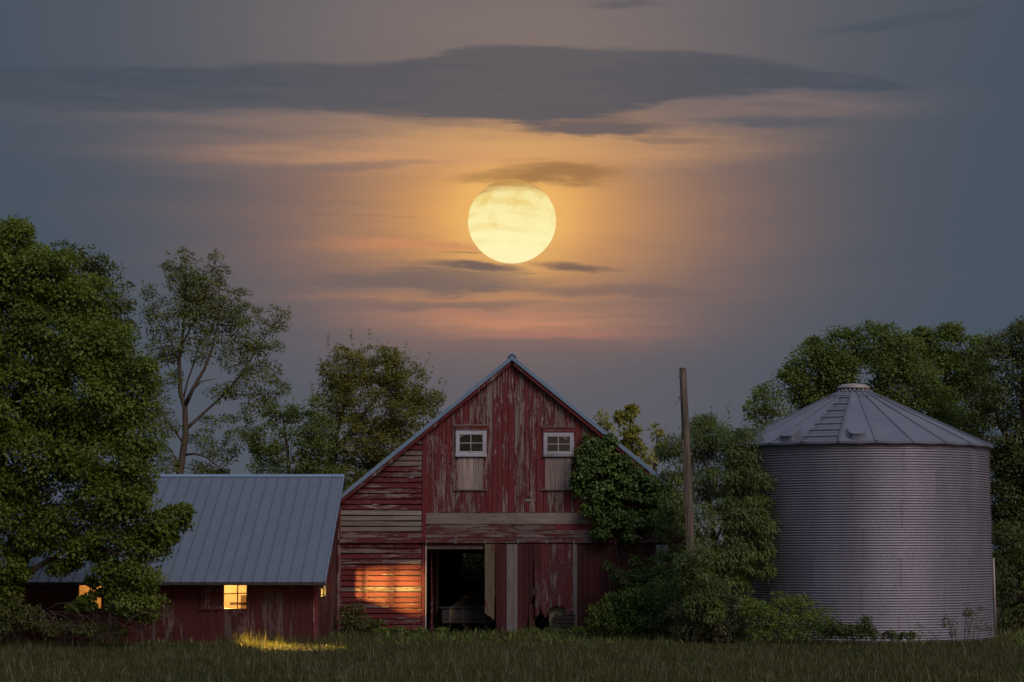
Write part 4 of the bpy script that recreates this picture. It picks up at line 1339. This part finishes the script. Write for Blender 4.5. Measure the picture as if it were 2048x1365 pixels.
# far yellowish trees right of the barn roof
FY = 62
tree('distant_tree', 1262, 'tallest of the blurred yellowish trees behind the barn right slope', [(1243, 835, 9, 14), (1262, 828, 11, 18), (1258, 862, 16, 24), (1270, 900, 17, 28), (1274, 945, 14, 30), (1250, 895, 8, 14), (1268, 1000, 22, 50)], FY, 'far', [[(1268, 1180, FY, .3), (1265, 950, FY, .2), (1260, 840, FY, .05)]], group='distant trees beyond the barn', leaf=(.30, .24), clump=.45, per=22, cover=.7)
tree('distant_tree', 1212, 'small yellowish tree peeping just above the barn right slope', [(1208, 838, 14, 14), (1212, 870, 16, 24), (1218, 930, 22, 60)], FY + 3, 'far', [[(1214, 1180, FY + 3, .25), (1211, 860, FY + 3, .06)]], group='distant trees beyond the barn', leaf=(.30, .24), clump=.45, per=12, cover=.6)
tree('distant_tree', 1312, 'thin yellowish tree between the barn eave and the wooden pole', [(1315, 862, 12, 16), (1316, 890, 12, 20), (1300, 915, 16, 26), (1295, 950, 20, 30), (1305, 1020, 26, 60)], FY - 4, 'far', [[(1306, 1180, FY - 4, .25), (1310, 930, FY - 4, .12), (1316, 860, FY - 4, .03)]], group='distant trees beyond the barn', leaf=(.30, .24), clump=.42, per=10, cover=.55)

# grove behind the bin
def quick_trunk(px, top, Y, r=.26): return [[(px, 1270, Y, r), (px + 3, 1000, Y, r * .8), (px, (1000 + top) / 2, Y, r * .5), (px - 4, top + 20, Y, .03)],
                                            [(px + 2, 960, Y, r * .5), (px + 50, 850, Y, r * .3), (px + 80, top + 60, Y, .03)], [(px + 2, 940, Y, r * .5), (px - 50, 850, Y, r * .3), (px - 75, top + 70, Y, .03)]]
tree('young_tree', 1535, 'small green tree left of the grain bin roof', [(1515, 815, 26, 24), (1540, 785, 18, 22), (1520, 785, 10, 16), (1555, 815, 34, 32), (1500, 815, 16, 14), (1535, 850, 50, 30), (1520, 900, 50, 40), (1560, 870, 40, 30)], 7, 'fresh', quick_trunk(1535, 780, 7, .1)[:1], shoots=[(1545, 750, 800, 1), (1538, 765, 800, -2), (1520, 768, 810, -3), (1553, 775, 810, 4), (1510, 785, 820, -5)], leaf=(.15, .09), clump=.30, per=20, cover=.62, tw=dict(r=.009, keep=.4))
g1 = [(1592, 775, 34, 36), (1585, 745, 22, 22), (1620, 725, 40, 36), (1630, 692, 16, 16), (1655, 745, 55, 48), (1690, 700, 48, 40), (1745, 690, 50, 42), (1785, 675, 34, 28), (1800, 710, 50, 46), (1730, 760, 95, 60), (1625, 805, 52, 46), (1820, 780, 80, 62), (1700, 830, 120, 60), (1850, 850, 80, 60)]
tree('grove_tree', 1700, 'broad green tree rising behind the grain bin cap', g1, 9, 'grove', quick_trunk(1710, 690, 9), group='grove trees behind the grain bin', leaf=(.15, .105), clump=.52, per=80, cover=.82, tw=dict(r=.012, keep=.15))
g2 = [(1838, 690, 34, 34), (1845, 668, 18, 16), (1885, 690, 46, 38), (1900, 670, 24, 20), (1925, 730, 46, 44), (1880, 760, 70, 60), (1930, 810, 70, 62), (1900, 880, 70, 60), (1950, 700, 40, 34), (1965, 760, 44, 44)]
tree('grove_tree', 1890, 'dark green tree behind the right slope of the bin roof', g2, 11, 'grove', quick_trunk(1895, 690, 11), group='grove trees behind the grain bin', leaf=(.15, .105), clump=.52, per=80, cover=.82, tw=dict(r=.012, keep=.15))
g3 = [(1985, 715, 42, 40), (2020, 690, 36, 36), (2040, 670, 26, 22), (2075, 690, 70, 60), (1990, 780, 62, 58), (2060, 790, 80, 80), (2000, 880, 60, 70), (2060, 930, 80, 90), (2010, 990, 50, 60), (2030, 1080, 50, 60), (2090, 1060, 60, 120), (2005, 1040, 40, 60), (2045, 1020, 50, 60), (2035, 940, 60, 60), (2000, 940, 40, 50), (2150, 850, 110, 200)]
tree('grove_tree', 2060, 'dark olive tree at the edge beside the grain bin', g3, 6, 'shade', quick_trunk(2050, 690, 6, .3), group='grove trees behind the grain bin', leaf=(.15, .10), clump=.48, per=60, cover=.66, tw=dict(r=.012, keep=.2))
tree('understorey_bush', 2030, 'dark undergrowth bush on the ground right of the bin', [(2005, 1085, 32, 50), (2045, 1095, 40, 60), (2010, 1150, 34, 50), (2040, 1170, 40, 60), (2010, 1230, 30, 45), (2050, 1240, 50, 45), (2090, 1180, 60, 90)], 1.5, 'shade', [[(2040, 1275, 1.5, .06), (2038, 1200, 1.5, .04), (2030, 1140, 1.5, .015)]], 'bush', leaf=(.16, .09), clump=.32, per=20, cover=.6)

# long-leaved shrub tree wrapped round the pole
wY = -5.4
wl = [(1350, 890, 26, 24), (1335, 905, 14, 20, 1), (1400, 860, 34, 36, 2.2), (1425, 850, 22, 24, 2.2), (1395, 900, 44, 40, 1.6), (1445, 885, 44, 36, 1.6), (1500, 868, 24, 18, 1), (1485, 900, 44, 34), (1400, 965, 46, 44, 1.5), (1455, 960, 54, 48),
      (1515, 960, 34, 26, -.5), (1345, 950, 26, 30, 1), (1350, 1005, 34, 34), (1332, 1050, 26, 30, .5), (1410, 1045, 62, 42, -.8), (1480, 1035, 58, 44, -.8), (1530, 1050, 24, 26, -1), (1505, 1010, 40, 26, -.6), (1445, 1110, 74, 46, -1), (1510, 1100, 40, 34, -1), (1395, 1120, 46, 46, -1),
      (1375, 1185, 62, 44, -1), (1450, 1170, 48, 40, -1), (1340, 1100, 26, 24), (1520, 1140, 36, 16, -1), (1430, 1230, 60, 40, -1), (1400, 1105, 26, 30, -2.6), (1392, 1160, 40, 36, -2.6), (1400, 1220, 44, 36, -2.6), (1372, 1130, 20, 24, -2.4)]
wt_ = [[(1420, 1290, wY, .13), (1425, 1200, wY, .11), (1430, 1100, wY, .09), (1420, 1000, wY + .5, .06), (1410, 900, wY + 1.5, .03)], [(1428, 1130, wY, .07), (1470, 1040, wY - .4, .045), (1500, 960, wY - .3, .02)], [(1425, 1170, wY, .06), (1380, 1080, wY - .2, .04), (1345, 1000, wY, .02)], [(1430, 1090, wY, .05), (1470, 980, wY, .03), (1490, 890, wY, .012)]]
tree('shrub_tree', 1420, 'tall drooping long-leaved shrub tree between barn and grain bin', wl, wY, 'willow', wt_, shoots=[(1424, 818, 880, 2), (1431, 828, 880, -2), (1453, 808, 890, 3), (1446, 835, 890, -2), (1462, 850, 890, 3), (1395, 822, 870, -3), (1404, 832, 870, 2), (1340, 880, 930, -6), (1330, 905, 950, -5)], leaf=(.18, .05), clump=.34, per=52, cover=.74, droop=.8, shell=.5, tw=dict(r=.009, keep=.25))

# climbing vine on the barn front
iv = [(1185, 905, 36, 30), (1165, 925, 18, 30), (1212, 900, 26, 28), (1222, 880, 12, 12), (1180, 880, 16, 12), (1195, 960, 42, 50), (1160, 960, 16, 34), (1245, 965, 42, 44), (1285, 985, 34, 36), (1312, 1010, 28, 34), (1225, 1025, 46, 34), (1275, 1040, 42, 28), (1320, 1045, 22, 26), (1205, 1065, 20, 26), (1262, 1065, 16, 28), (1186, 1015, 22, 30), (1335, 985, 18, 20), (1345, 1020, 24, 26), (1300, 960, 24, 20), (1270, 945, 20, 18), (1240, 930, 24, 24)]
vine = empty('climbing_vine', (fx(1240), -.2, 0), 'leafy green vine climbing the right half of the barn gable', 'vine')
crown('leaves', iv, -.36, M['ivy'], vine, leaf=(.14, .12), clump=.26, per=28, cover=1.0, droop=.8, shell=.3, depth=.30)
limbs('stem', [[(1250, 1275, -.22, .03), (1240, 1150, -.2, .028), (1225, 1050, -.2, .022), (1205, 960, -.2, .015), (1190, 890, -.2, .008)], [(1232, 1090, -.2, .018), (1275, 1020, -.2, .012), (1310, 990, -.2, .008)]], M['bark'], vine)


def bush(name, label, lobes, Y, mat, group=None, cat='bush', **k):
    cx = sum(l[0] for l in lobes) / len(lobes)
    stems = []
    for l in lobes:
        stems.append([(cx + (l[0] - cx) * .5, 1100 + (CAM_Z + .05) * FPX / (Y + 70), Y, .012), ((l[0] * .7 + cx * .3), l[1] + l[3] * .3, Y, .009), (l[0], l[1] - l[3] * .6, Y, .004)])
    b = empty(name, (at(cx, 1270, Y)[0], Y, 0), label, cat, group)
    crown('leaves', lobes, Y, M[mat], b, **k)
    limbs('stems', stems, M['bark'], b, 5)['kind'] = 'stuff'
    return b


bk = dict(leaf=(.13, .075), clump=.22, per=22, cover=.75, droop=.2, shell=.35)
bush('bramble_bush', 'bright green bramble bush at the foot of the fixed barn door', [(1212, 1228, 36, 22), (1250, 1208, 44, 30), (1225, 1250, 52, 24), (1285, 1240, 50, 34), (1300, 1195, 34, 28), (1195, 1262, 26, 14), (1262, 1262, 60, 18)], -2.4, 'weed', **bk)
bush('wild_bush', 'mid green wild bush with arching shoots before the white door trim', [(1250, 1160, 22, 20), (1232, 1150, 8, 14), (1212, 1130, 6, 9), (1290, 1150, 30, 26), (1268, 1122, 8, 12), (1325, 1165, 32, 34), (1310, 1130, 16, 16), (1345, 1190, 34, 40), (1280, 1180, 40, 24), (1325, 1232, 34, 40, -1.5), (1330, 1150, 28, 30, -1), (1318, 1195, 30, 34, -1.5)], -1.6, 'willow', leaf=(.15, .07), clump=.22, per=22, cover=.75, droop=.3, shell=.35)
bush('grey_weeds', 'grey green drooping weeds below the shrub tree', [(1370, 1225, 34, 24), (1405, 1235, 44, 30), (1450, 1240, 44, 34), (1470, 1210, 28, 22), (1385, 1262, 52, 18), (1445, 1268, 52, 16)], -7.5, 'greyweed', leaf=(.15, .05), clump=.22, per=26, cover=.75, droop=.6, shell=.3)
bush('goldenrod_clump', 'yellow green goldenrod clump among the grey weeds', [(1432, 1212, 12, 12), (1425, 1222, 14, 12), (1440, 1222, 8, 10)], -8.1, 'gold', leaf=(.08, .05), clump=.12, per=22, cover=.9, shell=.2)
bush('feathery_weeds', 'feathery dark green weeds in front of the bin left side', [(1500, 1215, 26, 26), (1525, 1235, 36, 32), (1570, 1225, 34, 34), (1560, 1200, 18, 16), (1610, 1232, 34, 34), (1600, 1200, 18, 14), (1645, 1240, 24, 28), (1540, 1266, 60, 16), (1620, 1266, 52, 16)], -8.2, 'weed', leaf=(.13, .035), clump=.22, per=28, cover=.75, droop=.1, shell=.3)
bush('low_weeds', 'small weed clump at the front base of the bin', [(1712, 1265, 18, 14), (1730, 1255, 16, 16), (1748, 1266, 14, 12), (1731, 1240, 8, 9), (1690, 1262, 18, 14), (1668, 1258, 20, 18), (1780, 1272, 18, 8), (1815, 1273, 18, 7)], -9.0, 'shade', leaf=(.11, .06), clump=.16, per=20, cover=.8)
bush('bin_side_weeds', 'straggly weeds against the lower right of the bin', [(1840, 1262, 12, 18), (1905, 1258, 14, 20), (1945, 1250, 12, 26), (1965, 1235, 8, 30), (1935, 1225, 4, 22), (1890, 1245, 4, 20), (1975, 1262, 14, 14)], -8.2, 'shade', leaf=(.08, .035), clump=.14, per=12, cover=.35)
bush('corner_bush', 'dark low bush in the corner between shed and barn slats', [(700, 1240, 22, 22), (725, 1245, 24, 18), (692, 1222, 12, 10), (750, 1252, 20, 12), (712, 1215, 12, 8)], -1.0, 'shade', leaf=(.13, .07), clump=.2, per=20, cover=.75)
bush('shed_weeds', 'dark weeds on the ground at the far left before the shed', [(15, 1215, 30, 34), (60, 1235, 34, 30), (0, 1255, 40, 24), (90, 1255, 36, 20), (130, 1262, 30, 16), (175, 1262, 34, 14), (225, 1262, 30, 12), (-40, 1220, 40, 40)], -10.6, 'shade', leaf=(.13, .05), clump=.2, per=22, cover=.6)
bush('door_weeds', 'low green weeds along the barn sill and doorway', [(800, 1262, 20, 7), (840, 1264, 14, 6), (880, 1264, 16, 7), (1060, 1264, 22, 7), (1110, 1266, 26, 7), (1160, 1264, 20, 10), (760, 1264, 24, 7), (960, 1266, 30, 5)], -1.1, 'weed', leaf=(.11, .05), clump=.12, per=18, cover=.8)


# heap of dead branches under the maple
def brush():
    b = empty('brush_pile', (at(190, 1275, -10.5)[0], -10.5, 0), 'heap of dead arching branches on the grass under the maple', 'brush pile')
    mb = MB()
    for k in range(64):
        px0 = random.uniform(70, 300); hgt = random.uniform(12, 60); ln = random.uniform(30, 120) * random.choice((-1, 1))
        Y = -10.5 + jit(.9)
        base = 1268 + jit(5)
        pts = []
        for t in np.linspace(0, 1, 6):
            pts.append(at(px0 + ln * t + jit(3), base - hgt * math.sin(math.pi * (.12 + .75 * t)) + jit(2), Y + .3 * t))
        r = random.uniform(.005, .016)
        mb.tube(pts, [r, r, r * .9, r * .75, r * .5, r * .3], 4)
    mb.build('branches', M['twig'], b)['kind'] = 'stuff'


brush()


# ------------------------------------------------------------------ grass
def in_building(x, y):
    return ((np.abs(x) < 6.0) & (y > -.02)) | ((x > SX0) & (x < SX1 + .02) & (y > SYF - .02) & (y < SYB)) | ((x - BX) ** 2 + (y - BY) ** 2 < (BR + .03) ** 2)


def gz(x, y):
    z = .035 * np.sin(x * .9 + y * .31) * np.sin(y * .7 + 1.3) + .02 * np.sin(x * 2.3 + y * 1.7)
    return np.where(y > -9, z * .4, z) - .03


def grass(n, name, label, hmin, hmax, wd, mat, y0=-31.0, y1=3.0, kind='stuff', patchy=.55, xr=None, lean=.35):
    y = y0 + (y1 - y0) * RNG.random(n)
    D = y + 70
    x = (RNG.random(n) * 2 - 1) * D * .268
    if xr: x = xr[0] + (xr[1] - xr[0]) * RNG.random(n)
    pat = .5 + .5 * np.sin(x * 1.1 + 2 * np.sin(y * .6)) * np.sin(y * .9 + 1.7 * np.sin(x * .5))
    keep = (~in_building(x, y)) & (RNG.random(n) > patchy * (1 - pat) * .6)
    x, y, pat = x[keep], y[keep], pat[keep]; n = len(x)
    A = RNG.normal(size=(n, 3)) * lean; A[:, 2] = 1.0
    N = RNG.normal(size=(n, 3)); N[:, 2] *= .3
    h = (hmin + (hmax - hmin) * RNG.random(n) ** 1.6) * (.65 + .6 * pat)
    P = np.stack([x, y, gz(x, y)], 1)
    me = leaf_mesh(name, P, A, N, h, wd * (.6 + .8 * RNG.random(n)), M[mat], .25)
    o = link(name, me, None)
    return tag(o, label, 'grass', None, kind)


grass(330000, 'grass', 'rough dark olive grass covering the farmyard', .06, .26, .013, 'grass', lean=.5)
grass(9000, 'tall_grass', 'thin paler seeding stalks standing above the farmyard grass', .22, .60, .008, 'drygrass', patchy=.9, lean=.16)
grass(7000, 'meadow_weeds', 'broad leaved green weeds growing along the buildings', .12, .34, .05, 'weed', -8.5, 2.5, patchy=.9, lean=.7)

bush('rear_bush', 'leafy bush seen through the gap in the barn back wall', [(930, 1130, 50, 60), (985, 1135, 54, 60), (960, 1190, 70, 60), (900, 1170, 50, 60), (1020, 1170, 50, 60)], 16.5, 'shade', leaf=(.16, .10), clump=.28, per=22, cover=.9)
print('TRIS', sum(len(o.data.polygons) * 2 for o in S.objects if o.type == 'MESH'))

def tufts():
    n = 4200
    x = RNG.uniform(-8.9, -4.2, n); y = -7.05 - np.abs(RNG.normal(size=n)) * .9
    A = RNG.normal(size=(n, 3)) * .42; A[:, 2] = 1
    N = RNG.normal(size=(n, 3)); N[:, 2] *= .3
    me = leaf_mesh('lit_grass_tufts', np.stack([x, y, gz(x, y)], 1), A, N, .10 + .16 * RNG.exponential(1.0, n).clip(0, 3.2), RNG.uniform(.004, .009, n), M['grass'], .25)
    tag(link('wall_grass', me, None), 'longer unmown grass along the foot of the shed wall', 'grass', None, 'stuff')


tufts()

grass(5200, 'meadow_forbs', 'dark leafy forbs dotted through the near grass', .10, .30, .035, 'shade', -29, -9, patchy=1.0, lean=.9)
